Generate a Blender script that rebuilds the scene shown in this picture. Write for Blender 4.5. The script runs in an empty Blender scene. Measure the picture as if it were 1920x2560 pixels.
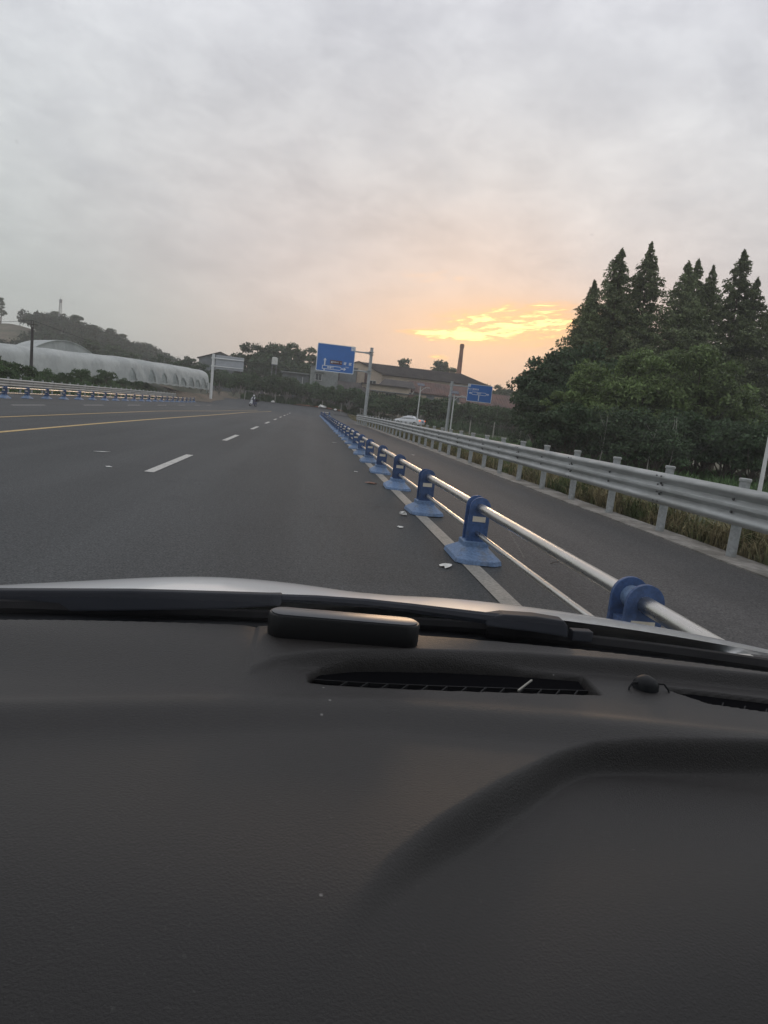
import bpy, bmesh, math, random
import numpy as np
from mathutils import Vector, Matrix, Quaternion

random.seed(11)
rng = np.random.default_rng(11)
S = bpy.context.scene
COL = S.collection
R = math.radians

# ------------------------------------------------------------------ camera
CAMH = 1.4
cd = bpy.data.cameras.new('camera')
cam = bpy.data.objects.new('camera', cd)
COL.objects.link(cam)
cd.sensor_fit = 'VERTICAL'
cd.sensor_height = 24.0
cd.lens = 24.0 * 1700 / 2560
cd.clip_start = 0.02
cd.clip_end = 6000
_vp = Vector((773 - 960, 1280 - 1013, -1700.0))
_F = _vp.normalized()
_t = R(6.3)
_U = Vector((math.sin(_t), math.cos(_t), (math.sin(_t) * _vp.x + math.cos(_t) * _vp.y) / 1700)).normalized()
_X = _F.cross(_U)
cam.matrix_world = Matrix.Translation((0, 0, CAMH)) @ Matrix((_X, _F, _U)).to_4x4()
S.camera = cam

# ------------------------------------------------------------------ world, sun, exposure
SUN_AZ, SUN_EL = R(12.5), R(6.8)
sunv = Vector((math.sin(SUN_AZ) * math.cos(SUN_EL), math.cos(SUN_AZ) * math.cos(SUN_EL), math.sin(SUN_EL)))
sunr = Vector((math.cos(SUN_AZ), -math.sin(SUN_AZ), 0))
W = bpy.data.worlds.new('World')
S.world = W
W.use_nodes = True
wt = W.node_tree
for n in list(wt.nodes):
    wt.nodes.remove(n)


class NT:
    """tiny node-graph helper"""
    def __init__(self, tree):
        self.t = tree

    def n(self, kind, **kw):
        nd = self.t.nodes.new(kind)
        for k, v in kw.items():
            setattr(nd, k, v)
        return nd

    def link(self, a, b):
        self.t.links.new(a, b)

    def put(self, sock, v):
        if isinstance(v, bpy.types.NodeSocket):
            self.link(v, sock)
        elif v is not None:
            sock.default_value = v

    def math(self, op, a, b=None, c=None, clamp=False):
        nd = self.n('ShaderNodeMath', operation=op, use_clamp=clamp)
        self.put(nd.inputs[0], a)
        if b is not None:
            self.put(nd.inputs[1], b)
        if c is not None:
            self.put(nd.inputs[2], c)
        return nd.outputs[0]

    def vec(self, op, a, b=None):
        nd = self.n('ShaderNodeVectorMath', operation=op)
        self.put(nd.inputs[0], a)
        if b is not None:
            self.put(nd.inputs[1], b)
        return nd.outputs['Value'] if op in ('DOT_PRODUCT', 'LENGTH') else nd.outputs[0]

    def comb(self, x, y, z):
        nd = self.n('ShaderNodeCombineXYZ')
        for i, v in enumerate((x, y, z)):
            self.put(nd.inputs[i], v)
        return nd.outputs[0]

    def noise(self, vec, scale, detail=4, rough=0.55, dist=0.0):
        nd = self.n('ShaderNodeTexNoise')
        nd.inputs['Scale'].default_value = scale
        nd.inputs['Detail'].default_value = detail
        nd.inputs['Roughness'].default_value = rough
        nd.inputs['Distortion'].default_value = dist
        if vec is not None:
            self.link(vec, nd.inputs['Vector'])
        return nd.outputs[0]

    def sstep(self, v, a, b, lo=0.0, hi=1.0, kind='SMOOTHSTEP'):
        nd = self.n('ShaderNodeMapRange', interpolation_type=kind)
        self.put(nd.inputs[0], v)
        for i, x in enumerate((a, b, lo, hi)):
            nd.inputs[i + 1].default_value = x
        return nd.outputs[0]

    def mix(self, fac, a, b, mode='MIX'):
        nd = self.n('ShaderNodeMix', data_type='RGBA', blend_type=mode)
        self.put(nd.inputs[0], fac)
        for sock, v in ((nd.inputs[6], a), (nd.inputs[7], b)):
            if isinstance(v, (tuple, list)) and len(v) == 3:
                v = (*v, 1)
            self.put(sock, v)
        return nd.outputs[2]

    def ramp(self, fac, stops):
        nd = self.n('ShaderNodeValToRGB')
        el = nd.color_ramp.elements
        while len(el) < len(stops):
            el.new(0.5)
        for e, (p, c) in zip(el, stops):
            e.position = p
            e.color = (*c, 1)
        self.put(nd.inputs[0], fac)
        return nd.outputs[0]


N = NT(wt)
tc = N.n('ShaderNodeTexCoord')
D = tc.outputs['Generated']
sep = N.n('ShaderNodeSeparateXYZ')
N.link(D, sep.inputs[0])
dx, dy, dz = sep.outputs
zc = N.math('MAXIMUM', dz, 0.0)
# overcast deck: colour by height, warm towards the hidden sun
base = N.ramp(zc, [(0.0, (0.44, 0.475, 0.475)), (0.10, (0.50, 0.54, 0.54)), (0.28, (0.655, 0.675, 0.70)),
                   (0.50, (0.775, 0.77, 0.83)), (1.0, (0.82, 0.82, 0.88))])
cosang = N.vec('DOT_PRODUCT', D, tuple(sunv))
ang = N.math('ARCCOSINE', N.math('MINIMUM', N.math('MAXIMUM', cosang, -1.0), 1.0))
warm = N.math('MULTIPLY', N.sstep(ang, 0.54, 0.02), N.sstep(zc, 0.34, 0.05))
base = N.mix(N.math('MULTIPLY', warm, 0.80), base, (0.71, 0.42, 0.345))
glow = N.sstep(ang, 0.24, 0.0)
base = N.mix(N.math('MULTIPLY', glow, 0.40), base, (0.80, 0.41, 0.29))
pink = N.math('MULTIPLY', N.sstep(ang, 0.75, 0.2), N.math('MULTIPLY', N.sstep(zc, 0.5, 0.2), N.sstep(zc, 0.0, 0.2)))
base = N.mix(N.math('MULTIPLY', pink, 0.55), base, (0.75, 0.64, 0.65))
# cloud texture projected on a flat deck
inv = N.math('DIVIDE', 1.0, N.math('ADD', zc, 0.30))
px = N.math('MULTIPLY', dx, inv)
py = N.math('MULTIPLY', dy, inv)
pv = N.comb(px, N.math('MULTIPLY', py, 1.0), N.math('MULTIPLY', zc, 0.8))
n1 = N.noise(pv, 2.2, 6, 0.56, 0.3)
n2 = N.noise(pv, 8.0, 7, 0.64, 0.3)
cl = N.math('ADD', N.math('MULTIPLY', N.math('SUBTRACT', n1, 0.5), 0.62), N.math('MULTIPLY', N.math('SUBTRACT', n2, 0.5), 0.50))
cl = N.math('ADD', 1.0, N.math('MULTIPLY', cl, N.sstep(zc, 0.02, 0.3, 0.25, 1.0)))
base = N.mix(1.0, base, N.comb(cl, cl, N.math('ADD', N.math('MULTIPLY', cl, 0.9), 0.1)), 'MULTIPLY')
# blue-grey darker lanes between the clouds
lane = N.sstep(N.noise(pv, 3.4, 5, 0.55, 0.3), 0.50, 0.70)
base = N.mix(N.math('MULTIPLY', lane, N.sstep(zc, 0.1, 0.4, 0.0, 0.35)), base, (0.54, 0.545, 0.60))
# the rift near the sun, where the lit upper air shows between streaks of cloud
u = N.vec('DOT_PRODUCT', D, tuple(sunr))
v = N.math('SUBTRACT', dz, N.math('MULTIPLY', u, 0.05))


def blob(u0, su, v0, sv):
    a = N.math('POWER', N.math('DIVIDE', N.math('SUBTRACT', u, u0), su), 2.0)
    b = N.math('POWER', N.math('DIVIDE', N.math('SUBTRACT', v, v0), sv), 2.0)
    return N.math('EXPONENT', N.math('MULTIPLY', N.math('ADD', a, b), -1.0))


sv = N.comb(N.math('MULTIPLY', u, 16.0), N.math('MULTIPLY', N.math('SUBTRACT', v, N.math('MULTIPLY', u, 0.06)), 88.0), 0.0)
sn = N.noise(sv, 1.0, 6, 0.62, 1.0)
sn2 = N.noise(sv, 3.0, 5, 0.6, 0.6)
streak = N.math('ADD', N.math('MULTIPLY', sn, 0.7), N.math('MULTIPLY', sn2, 0.3))
front = N.math('MULTIPLY', N.sstep(cosang, 0.0, 0.5), 1.0)
m1 = N.math('MULTIPLY', blob(-0.020, 0.050, 0.1215, 0.0085), 0.78)
for a_, k_ in ((blob(0.075, 0.085, 0.136, 0.028), 0.42), (blob(0.10, 0.09, 0.150, 0.020), 0.20), (blob(-0.075, 0.030, 0.1225, 0.0028), 0.45), (blob(-0.038, 0.015, 0.0890, 0.0045), 0.52), (blob(0.0, 0.05, 0.144, 0.007), 0.22)):
    m1 = N.math('ADD', m1, N.math('MULTIPLY', a_, k_))
m1 = N.math('MULTIPLY', m1, front)
hole = N.math('MULTIPLY', N.sstep(N.math('ADD', m1, N.math('MULTIPLY', N.math('SUBTRACT', streak, 0.5), 2.9)), 0.20, 0.78), N.sstep(m1, 0.06, 0.22))
base = N.mix(N.math('MULTIPLY', blob(0.07, 0.16, 0.132, 0.042), N.math('MULTIPLY', front, 0.8)), base, (0.97, 0.53, 0.29))
halo = N.math('MULTIPLY', N.sstep(N.math('ADD', m1, N.math('MULTIPLY', N.math('SUBTRACT', streak, 0.5), 1.8)), -0.05, 0.55), N.sstep(m1, 0.02, 0.30))
base = N.mix(N.math('MULTIPLY', halo, 0.85), base, (1.05, 0.58, 0.27))
m2 = N.math('MULTIPLY', N.math('MULTIPLY', blob(-0.06, 0.09, 0.197, 0.010), 0.5), front)
hole2 = N.math('MULTIPLY', N.sstep(N.math('ADD', m2, N.math('MULTIPLY', N.math('SUBTRACT', streak, 0.5), 1.6)), 0.3, 0.7), N.sstep(m2, 0.05, 0.25))
base = N.mix(N.math('MULTIPLY', hole2, 0.5), base, (0.95, 0.60, 0.40))
nis = N.n('ShaderNodeTexSky', sky_type='NISHITA', sun_disc=False)
nis.sun_elevation = SUN_EL
nis.sun_rotation = SUN_AZ
nis.dust_density = 3.0
rift = N.mix(0.35, (2.3, 1.42, 0.50), N.mix(1.0, nis.outputs[0], (0.12, 0.12, 0.12), 'MULTIPLY'))
rift = N.mix(N.sstep(hole, 0.15, 0.8), (1.15, 0.54, 0.20), (2.1, 1.32, 0.52))
sky = N.mix(hole, base, rift)
# a share of clear-sky light through the thin deck
sky = N.mix(0.06, sky, N.mix(1.0, nis.outputs[0], (0.10, 0.10, 0.10), 'MULTIPLY'))
bg = N.n('ShaderNodeBackground')
N.link(sky, bg.inputs[0])
bg.inputs[1].default_value = 1.0
wo = N.n('ShaderNodeOutputWorld')
N.link(bg.outputs[0], wo.inputs[0])

sl = bpy.data.lights.new('sun', 'SUN')
sl.energy = 0.5
sl.angle = R(12)
sl.color = (1.0, 0.66, 0.40)
sun = bpy.data.objects.new('sun', sl)
COL.objects.link(sun)
sun.rotation_euler = (-sunv).to_track_quat('-Z', 'Y').to_euler()
sun.location = (20, -10, 40)

S.view_settings.view_transform = 'Standard'
S.view_settings.look = 'None'
S.view_settings.gamma = 1.0
S.view_settings.exposure = 0.12
S.view_settings.use_curve_mapping = False
S.render.engine = 'CYCLES'
S.cycles.use_denoising = True
S.cycles.max_bounces = 8
S.cycles.transparent_max_bounces = 12
S.cycles.volume_bounces = 1
S.cycles.sample_clamp_indirect = 4.0


# ------------------------------------------------------------------ helpers
def sm(a, b, t):
    t = np.clip((np.asarray(t, float) - a) / (b - a), 0, 1)
    return t * t * (3 - 2 * t)


def tag(o, label=None, cat=None, group=None, kind=None):
    if label:
        o['label'] = label
    if cat:
        o['category'] = cat
    if group:
        o['group'] = group
    if kind:
        o['kind'] = kind
    return o


def empty(name, loc=(0, 0, 0), rz=0.0, label=None, cat=None, group=None, scale=None, tilt=None):
    o = bpy.data.objects.new(name, None)
    COL.objects.link(o)
    o.empty_display_size = 0.2
    o.location = loc
    o.rotation_euler = (tilt[0] if tilt else 0, tilt[1] if tilt else 0, rz)
    if scale:
        o.scale = scale if isinstance(scale, (tuple, list)) else (scale,) * 3
    return tag(o, label, cat, group)


def link_mesh(name, me, parent=None, loc=None, rot=None):
    o = bpy.data.objects.new(name, me)
    COL.objects.link(o)
    if parent is not None:
        o.parent = parent
    if loc is not None:
        o.location = loc
    if rot is not None:
        o.rotation_euler = rot
    return o


def mesh(name, V, Fc, mat=None, smooth=False):
    me = bpy.data.meshes.new(name)
    me.from_pydata([tuple(map(float, v)) for v in V], [], [tuple(map(int, f)) for f in Fc])
    if mat:
        me.materials.append(mat)
    if smooth:
        me.polygons.foreach_set('use_smooth', np.ones(len(me.polygons), bool))
    me.update()
    return me


def quads_mesh(name, V, mat, k=4):
    """fast mesh of separate k-gons, V is (n*k, 3)"""
    V = np.asarray(V, np.float32)
    n = len(V) // k
    me = bpy.data.meshes.new(name)
    me.vertices.add(n * k)
    me.vertices.foreach_set('co', V.ravel())
    me.loops.add(n * k)
    me.loops.foreach_set('vertex_index', np.arange(n * k, dtype=np.int32))
    me.polygons.add(n)
    me.polygons.foreach_set('loop_start', np.arange(0, n * k, k, dtype=np.int32))
    me.polygons.foreach_set('loop_total', np.full(n, k, np.int32))
    me.materials.append(mat)
    me.update(calc_edges=True)
    return me


class B:
    """collects solids, then links them as one mesh object"""
    def __init__(self):
        self.v, self.f = [], []

    def add(self, V, Fc):
        o = len(self.v)
        self.v += [tuple(map(float, p)) for p in V]
        self.f += [tuple(i + o for i in q) for q in Fc]
        return self

    def box(self, c, s, rz=0.0, M=None):
        x, y, z = (k / 2 for k in s)
        P = [Vector((a * x, b * y, d * z)) for a in (-1, 1) for b in (-1, 1) for d in (-1, 1)]
        m = M if M is not None else Matrix.Rotation(rz, 3, 'Z')
        P = [m @ p + Vector(c) for p in P]
        return self.add(P, [(0, 1, 3, 2), (4, 6, 7, 5), (0, 4, 5, 1), (2, 3, 7, 6), (0, 2, 6, 4), (1, 5, 7, 3)])

    def bar(self, p0, p1, w, h, up=(0, 0, 1), w1=None, h1=None):
        p0, p1 = Vector(p0), Vector(p1)
        d = (p1 - p0).normalized()
        s = d.cross(Vector(up)).normalized()
        t = s.cross(d)
        w1, h1 = w1 or w, h1 or h
        V = []
        for p, a, b in ((p0, w, h), (p1, w1, h1)):
            V += [p + s * (i * a / 2) + t * (j * b / 2) for i, j in ((-1, -1), (1, -1), (1, 1), (-1, 1))]
        return self.add(V, [(3, 2, 1, 0), (4, 5, 6, 7), (0, 1, 5, 4), (1, 2, 6, 5), (2, 3, 7, 6), (3, 0, 4, 7)])

    def cyl(self, p0, p1, r0, r1=None, n=12, cap=True):
        return self.tube([p0, p1], [r0, r0 if r1 is None else r1], n, cap)

    def tube(self, pts, r, n=10, cap=True):
        pts = [Vector(p) for p in pts]
        if not isinstance(r, (list, tuple)):
            r = [r] * len(pts)
        V, Fc = [], []
        ref = None
        for i, p in enumerate(pts):
            d = (pts[min(i + 1, len(pts) - 1)] - pts[max(i - 1, 0)]).normalized()
            if ref is None:
                ref = Vector((0, 0, 1)) if abs(d.z) < 0.9 else Vector((1, 0, 0))
            s = d.cross(ref).normalized()
            ref = s.cross(d).normalized()
            for k in range(n):
                a = 2 * math.pi * k / n
                V.append(p + (s * math.cos(a) + ref * math.sin(a)) * r[i])
        for i in range(len(pts) - 1):
            for k in range(n):
                a, b = i * n + k, i * n + (k + 1) % n
                Fc.append((a, b, b + n, a + n))
        if cap:
            Fc.append(tuple(range(n - 1, -1, -1)))
            Fc.append(tuple(range((len(pts) - 1) * n, len(pts) * n)))
        return self.add(V, Fc)

    def prism(self, poly, a, b, axis='Y'):
        """poly of 2-D points extruded from a to b along the axis"""
        def P(p, t):
            if axis == 'Y':
                return (p[0], t, p[1])
            if axis == 'X':
                return (t, p[0], p[1])
            return (p[0], p[1], t)
        n = len(poly)
        V = [P(p, a) for p in poly] + [P(p, b) for p in poly]
        Fc = [tuple(range(n)), tuple(range(2 * n - 1, n - 1, -1))]
        Fc += [(i, i + n, (i + 1) % n + n, (i + 1) % n) for i in range(n)]
        return self.add(V, Fc)

    def loft(self, rings, close=True, cap=True):
        n = len(rings[0])
        V = [p for r_ in rings for p in r_]
        Fc = []
        for i in range(len(rings) - 1):
            for k in range(n if close else n - 1):
                a, b = i * n + k, i * n + (k + 1) % n
                Fc.append((a, b, b + n, a + n))
        if cap and close:
            Fc.append(tuple(range(n - 1, -1, -1)))
            Fc.append(tuple(range((len(rings) - 1) * n, len(rings) * n)))
        return self.add(V, Fc)

    def mesh(self, name, mat, smooth=False, bevel=0.0, seg=2):
        me = mesh(name, self.v, self.f, mat)
        bm = bmesh.new()
        bm.from_mesh(me)
        bmesh.ops.recalc_face_normals(bm, faces=bm.faces)
        if bevel:
            ed = [e for e in bm.edges if len(e.link_faces) == 2 and e.calc_face_angle(0) > 0.5]
            bmesh.ops.bevel(bm, geom=ed, offset=bevel, segments=seg, profile=0.6, affect='EDGES', clamp_overlap=True)
        bm.to_mesh(me)
        bm.free()
        if smooth:
            me.polygons.foreach_set('use_smooth', np.ones(len(me.polygons), bool))
            try:
                me.set_sharp_from_angle(angle=R(38))
            except Exception:
                pass
        return me

    def build(self, name, mat, parent=None, smooth=False, bevel=0.0, seg=2, loc=None, rot=None):
        return link_mesh(name, self.mesh(name, mat, smooth, bevel, seg), parent, loc, rot)


def copy_tree(o, parent=None):
    c = o.copy()
    COL.objects.link(c)
    c.parent = parent
    for ch in o.children:
        copy_tree(ch, c)
    return c


# ------------------------------------------------------------------ materials
def mat(name, col, rough=0.6, metal=0.0, var=0.0, vscale=3.0, col2=None, bump=0.0, bscale=40.0, coat=0.0,
        spec=0.5, island=0.0, transl=0.0, emit=None, orand=0.0, detail=5, mask=(0.38, 0.62), coord='Object', stretch=None, rvar=0.0):
    m = bpy.data.materials.new(name)
    m.use_nodes = True
    t = m.node_tree
    q = NT(t)
    bs = t.nodes['Principled BSDF']
    bs.inputs['Roughness'].default_value = rough
    bs.inputs['Metallic'].default_value = metal
    bs.inputs['Specular IOR Level'].default_value = spec
    if coat:
        bs.inputs['Coat Weight'].default_value = coat
        bs.inputs['Coat Roughness'].default_value = 0.08
    c = None
    co = q.n('ShaderNodeTexCoord').outputs[coord]
    if stretch:
        co = q.vec('MULTIPLY', co, stretch)
    if var or col2:
        nz = q.noise(co, vscale, detail, 0.6)
        if col2:
            c = q.mix(q.sstep(nz, mask[0], mask[1]), col, col2)
        else:
            c = q.mix(1.0, (*col, 1), q.comb(*(3 * [q.sstep(nz, 0.25, 0.75, 1 - var, 1 + var)])), 'MULTIPLY')
        if var and col2:
            nz2 = q.noise(co, vscale * 6.3, 4, 0.6)
            c = q.mix(1.0, c, q.comb(*(3 * [q.sstep(nz2, 0.25, 0.75, 1 - var, 1 + var)])), 'MULTIPLY')
    if island:
        gi = q.n('ShaderNodeNewGeometry').outputs['Random Per Island']
        f = q.sstep(gi, 0, 1, 1 - island, 1 + island, 'LINEAR')
        c = q.mix(1.0, c if c is not None else (*col, 1), q.comb(f, f, q.math('MULTIPLY', f, 0.95)), 'MULTIPLY')
    if orand:
        oi = q.n('ShaderNodeObjectInfo').outputs['Random']
        f = q.sstep(oi, 0, 1, 1 - orand, 1 + orand, 'LINEAR')
        c = q.mix(1.0, c if c is not None else (*col, 1), q.comb(f, f, f), 'MULTIPLY')
    if c is not None:
        q.link(c, bs.inputs['Base Color'])
    else:
        bs.inputs['Base Color'].default_value = (*col, 1)
    if rvar:
        q.link(q.sstep(q.noise(co, vscale * 2.2, 4, 0.6), 0.3, 0.7, rough - rvar, rough + rvar), bs.inputs['Roughness'])
    if bump:
        bn = q.n('ShaderNodeBump')
        bn.inputs['Strength'].default_value = bump
        bn.inputs['Distance'].default_value = 0.02
        q.link(q.noise(co, bscale, 6, 0.65), bn.inputs['Height'])
        q.link(bn.outputs[0], bs.inputs['Normal'])
    if transl:
        tr = q.n('ShaderNodeBsdfTranslucent')
        if c is not None:
            q.link(c, tr.inputs[0])
        else:
            tr.inputs[0].default_value = (*col, 1)
        mx = q.n('ShaderNodeMixShader')
        mx.inputs[0].default_value = transl
        q.link(bs.outputs[0], mx.inputs[1])
        q.link(tr.outputs[0], mx.inputs[2])
        q.link(mx.outputs[0], t.nodes['Material Output'].inputs[0])
    if emit:
        bs.inputs['Emission Color'].default_value = (*emit[0], 1)
        bs.inputs['Emission Strength'].default_value = emit[1]
    return m


def glass_mat(name, tint=(0.9, 0.93, 0.92), ior=1.5, refl=1.0, dirt=0.0):
    m = bpy.data.materials.new(name)
    m.use_nodes = True
    t = m.node_tree
    q = NT(t)
    t.nodes.remove(t.nodes['Principled BSDF'])
    tr = q.n('ShaderNodeBsdfTransparent')
    tr.inputs[0].default_value = (*tint, 1)
    gl = q.n('ShaderNodeBsdfGlossy')
    gl.inputs['Roughness'].default_value = 0.02
    fr = q.n('ShaderNodeFresnel')
    fr.inputs[0].default_value = ior
    mx = q.n('ShaderNodeMixShader')
    q.link(q.math('MULTIPLY', fr.outputs[0], refl, clamp=True), mx.inputs[0])
    q.link(tr.outputs[0], mx.inputs[1])
    q.link(gl.outputs[0], mx.inputs[2])
    out = mx.outputs[0]
    if dirt:
        co = q.n('ShaderNodeTexCoord').outputs['Object']
        df = q.n('ShaderNodeBsdfTranslucent')
        df.inputs[0].default_value = (0.6, 0.6, 0.58, 1)
        m2 = q.n('ShaderNodeMixShader')
        sp = q.sstep(q.noise(co, 90, 3, 0.7), 0.70, 0.78, 0.0, dirt)
        fl = q.sstep(q.noise(co, 3.0, 4, 0.6), 0.45, 0.75, 0.0, dirt * 0.16)
        q.link(q.math('ADD', sp, fl), m2.inputs[0])
        q.link(out, m2.inputs[1])
        q.link(df.outputs[0], m2.inputs[2])
        out = m2.outputs[0]
    q.link(out, t.nodes['Material Output'].inputs[0])
    return m


def asphalt(name, col, warm=0.0):
    m = bpy.data.materials.new(name)
    m.use_nodes = True
    t = m.node_tree
    q = NT(t)
    bs = t.nodes['Principled BSDF']
    co = q.n('ShaderNodeTexCoord').outputs['Object']
    big = q.noise(q.vec('MULTIPLY', co, (1.0, 0.12, 1.0)), 0.45, 5, 0.6)          # long wheel tracks and wear
    mid = q.noise(co, 0.9, 5, 0.62)
    fine = q.noise(co, 55.0, 3, 0.7)
    vor = q.n('ShaderNodeTexVoronoi')
    vor.inputs['Scale'].default_value = 90
    q.link(co, vor.inputs['Vector'])
    c = q.mix(q.sstep(big, 0.3, 0.7), tuple(k * 0.84 for k in col), tuple(k * 1.14 for k in col))
    sx = q.n('ShaderNodeSeparateXYZ')
    q.link(co, sx.inputs[0])
    track = q.math('SINE', q.math('ADD', q.math('MULTIPLY', sx.outputs[0], 3.5), q.math('MULTIPLY', big, 2.0)))
    c = q.mix(q.sstep(track, 0.2, 1.0, 0.0, 0.16), c, tuple(k * 1.55 for k in col))
    vc = q.n('ShaderNodeTexVoronoi', feature='DISTANCE_TO_EDGE')
    vc.inputs['Scale'].default_value = 0.16
    wob = q.n('ShaderNodeTexNoise')
    wob.inputs['Scale'].default_value = 1.3
    wob.inputs['Detail'].default_value = 6
    q.link(co, wob.inputs['Vector'])
    q.link(q.vec('ADD', co, q.vec('MULTIPLY', wob.outputs['Color'], (1.6, 1.6, 0))), vc.inputs['Vector'])
    crack = q.math('MULTIPLY', q.sstep(vc.outputs['Distance'], 0.0, 0.0035, 1.0, 0.0), q.sstep(q.noise(co, 0.13, 2, 0.5), 0.5, 0.62))
    c = q.mix(q.math('MULTIPLY', crack, 0.55), c, tuple(k * 0.4 for k in col))
    c = q.mix(q.sstep(mid, 0.55, 0.75, 0, 0.5), c, tuple(k * 0.72 for k in col))
    g = q.math('ADD', q.sstep(fine, 0.3, 0.7, 0.42, 1.4), q.sstep(vor.outputs['Distance'], 0.0, 0.35, 0.35, 0.0))
    g = q.math('MULTIPLY', g, q.sstep(q.noise(co, 16.0, 3, 0.75), 0.3, 0.7, 0.82, 1.18))
    c = q.mix(1.0, c, q.comb(g, g, g), 'MULTIPLY')
    q.link(c, bs.inputs['Base Color'])
    bs.inputs['Roughness'].default_value = 0.82
    bs.inputs['Specular IOR Level'].default_value = 0.3
    bn = q.n('ShaderNodeBump')
    bn.inputs['Strength'].default_value = 0.5
    bn.inputs['Distance'].default_value = 0.006
    q.link(q.math('ADD', fine, vor.outputs['Distance']), bn.inputs['Height'])
    q.link(bn.outputs[0], bs.inputs['Normal'])
    return m


def paint(name, col):
    """worn road paint: the asphalt shows through in specks"""
    m = mat(name, col, rough=0.75, col2=tuple(0.5 * k + 0.05 for k in col), vscale=5.0, var=0.25, mask=(0.5, 0.8), bump=0.3, bscale=60)
    return m


M = {}
M['asphalt'] = asphalt('asphalt_main', (0.063, 0.067, 0.069))
M['asphalt_side'] = asphalt('asphalt_side', (0.075, 0.073, 0.072))
M['white_paint'] = paint('road_paint_white', (0.50, 0.49, 0.46))
M['edge_paint'] = paint('road_paint_dusty', (0.30, 0.285, 0.255))
M['yellow_paint'] = paint('road_paint_yellow', (0.52, 0.37, 0.16))
M['concrete'] = mat('kerb_concrete', (0.27, 0.255, 0.23), 0.9, col2=(0.15, 0.14, 0.12), vscale=1.6, var=0.25, bump=0.6, bscale=25)
M['ground'] = mat('ground_soil_grass', (0.040, 0.052, 0.026), 0.95, col2=(0.070, 0.066, 0.040), vscale=0.22, var=0.35, bump=0.7, bscale=4)
M['dirt'] = mat('bare_earth', (0.16, 0.12, 0.085), 0.95, col2=(0.10, 0.085, 0.06), vscale=0.5, var=0.3, bump=0.8, bscale=5)
M['red_earth'] = mat('red_earth', (0.26, 0.10, 0.055), 0.95, col2=(0.16, 0.075, 0.05), vscale=0.8, var=0.3, bump=0.8, bscale=6)
M['hill'] = mat('hill_scrub', (0.075, 0.08, 0.045), 0.95, col2=(0.14, 0.115, 0.08), vscale=0.05, var=0.35, bump=0.6, bscale=0.6)
M['blue_post'] = mat('barrier_blue_dark', (0.042, 0.086, 0.205), 0.5, col2=(0.045, 0.07, 0.13), vscale=7, var=0.22, bump=0.12, bscale=60, rvar=0.12, orand=0.15, mask=(0.48, 0.7))
M['blue_base'] = mat('barrier_blue_base', (0.135, 0.215, 0.36), 0.6, col2=(0.15, 0.185, 0.24), vscale=5.5, var=0.25, bump=0.2, bscale=50, mask=(0.46, 0.68), orand=0.18)
M['steel'] = mat('stainless_rail', (0.60, 0.585, 0.56), 0.30, 1.0, col2=(0.52, 0.50, 0.46), vscale=4, rvar=0.06)
M['galv'] = mat('galvanised_steel', (0.42, 0.435, 0.43), 0.55, 0.35, col2=(0.35, 0.36, 0.35), vscale=2.2, var=0.12, bump=0.05, bscale=90, rvar=0.1)
M['galv_post'] = mat('galvanised_post', (0.36, 0.38, 0.385), 0.6, 0.25, col2=(0.30, 0.31, 0.30), vscale=3, var=0.15)
M['bolt'] = mat('bolt_dark', (0.10, 0.10, 0.10), 0.6, 0.5)
M['reflector'] = mat('reflector_tape', (0.72, 0.66, 0.54), 0.5, col2=(0.55, 0.38, 0.22), vscale=11, mask=(0.52, 0.72))
M['sign_blue'] = mat('sign_blue', (0.03, 0.165, 0.52), 0.5, col2=(0.03, 0.15, 0.47), vscale=0.8)
M['sign_white'] = mat('sign_white', (0.72, 0.76, 0.80), 0.5)
M['sign_brown'] = mat('sign_brown', (0.10, 0.035, 0.04), 0.5)
M['sign_back'] = mat('sign_back_aluminium', (0.42, 0.44, 0.47), 0.5, 0.3, var=0.1, vscale=1.2)
M['pole_grey'] = mat('pole_galvanised', (0.44, 0.46, 0.47), 0.5, 0.3, col2=(0.36, 0.38, 0.39), vscale=1.5, var=0.08)
M['pole_white'] = mat('pole_white', (0.68, 0.69, 0.68), 0.45, var=0.06)
M['solar'] = mat('solar_panel', (0.02, 0.03, 0.06), 0.2)
M['wood_pole'] = mat('timber_pole', (0.055, 0.05, 0.048), 0.9, var=0.25, vscale=5)
M['film'] = mat('greenhouse_film', (0.62, 0.65, 0.63), 0.5, col2=(0.50, 0.53, 0.52), vscale=0.5, var=0.06, bump=0.12, bscale=1.6, transl=0.3, stretch=(1.2, 0.8, 0.5))
M['film_thin'] = mat('greenhouse_film_thin', (0.50, 0.54, 0.53), 0.4, col2=(0.36, 0.40, 0.39), vscale=1.2, var=0.15, bump=0.4, bscale=5, transl=0.35)
M['cement'] = mat('grey_cement_wall', (0.29, 0.31, 0.30), 0.9, col2=(0.22, 0.235, 0.23), vscale=0.35, var=0.14)
M['cement2'] = mat('dark_cement_wall', (0.20, 0.22, 0.23), 0.9, col2=(0.15, 0.165, 0.17), vscale=0.4, var=0.14)
M['cream'] = mat('cream_render_wall', (0.52, 0.43, 0.33), 0.9, col2=(0.42, 0.35, 0.28), vscale=0.4, var=0.1)
M['roof_tile'] = mat('dark_tile_roof', (0.085, 0.075, 0.07), 0.85, col2=(0.055, 0.05, 0.05), vscale=0.5, var=0.3, bump=0.6, bscale=4)
M['roof_red'] = mat('brown_red_roof', (0.15, 0.085, 0.07), 0.85, col2=(0.10, 0.065, 0.058), vscale=0.4, var=0.25)
M['window_frame'] = mat('window_frame_white', (0.62, 0.64, 0.63), 0.5)
M['pane'] = mat('dark_window_pane', (0.03, 0.035, 0.04), 0.12)
M['brick'] = mat('chimney_brick', (0.27, 0.12, 0.075), 0.9, col2=(0.18, 0.09, 0.065), vscale=0.6, var=0.2)
M['bark'] = mat('bark', (0.10, 0.08, 0.06), 0.95, var=0.3, vscale=6)
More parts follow.
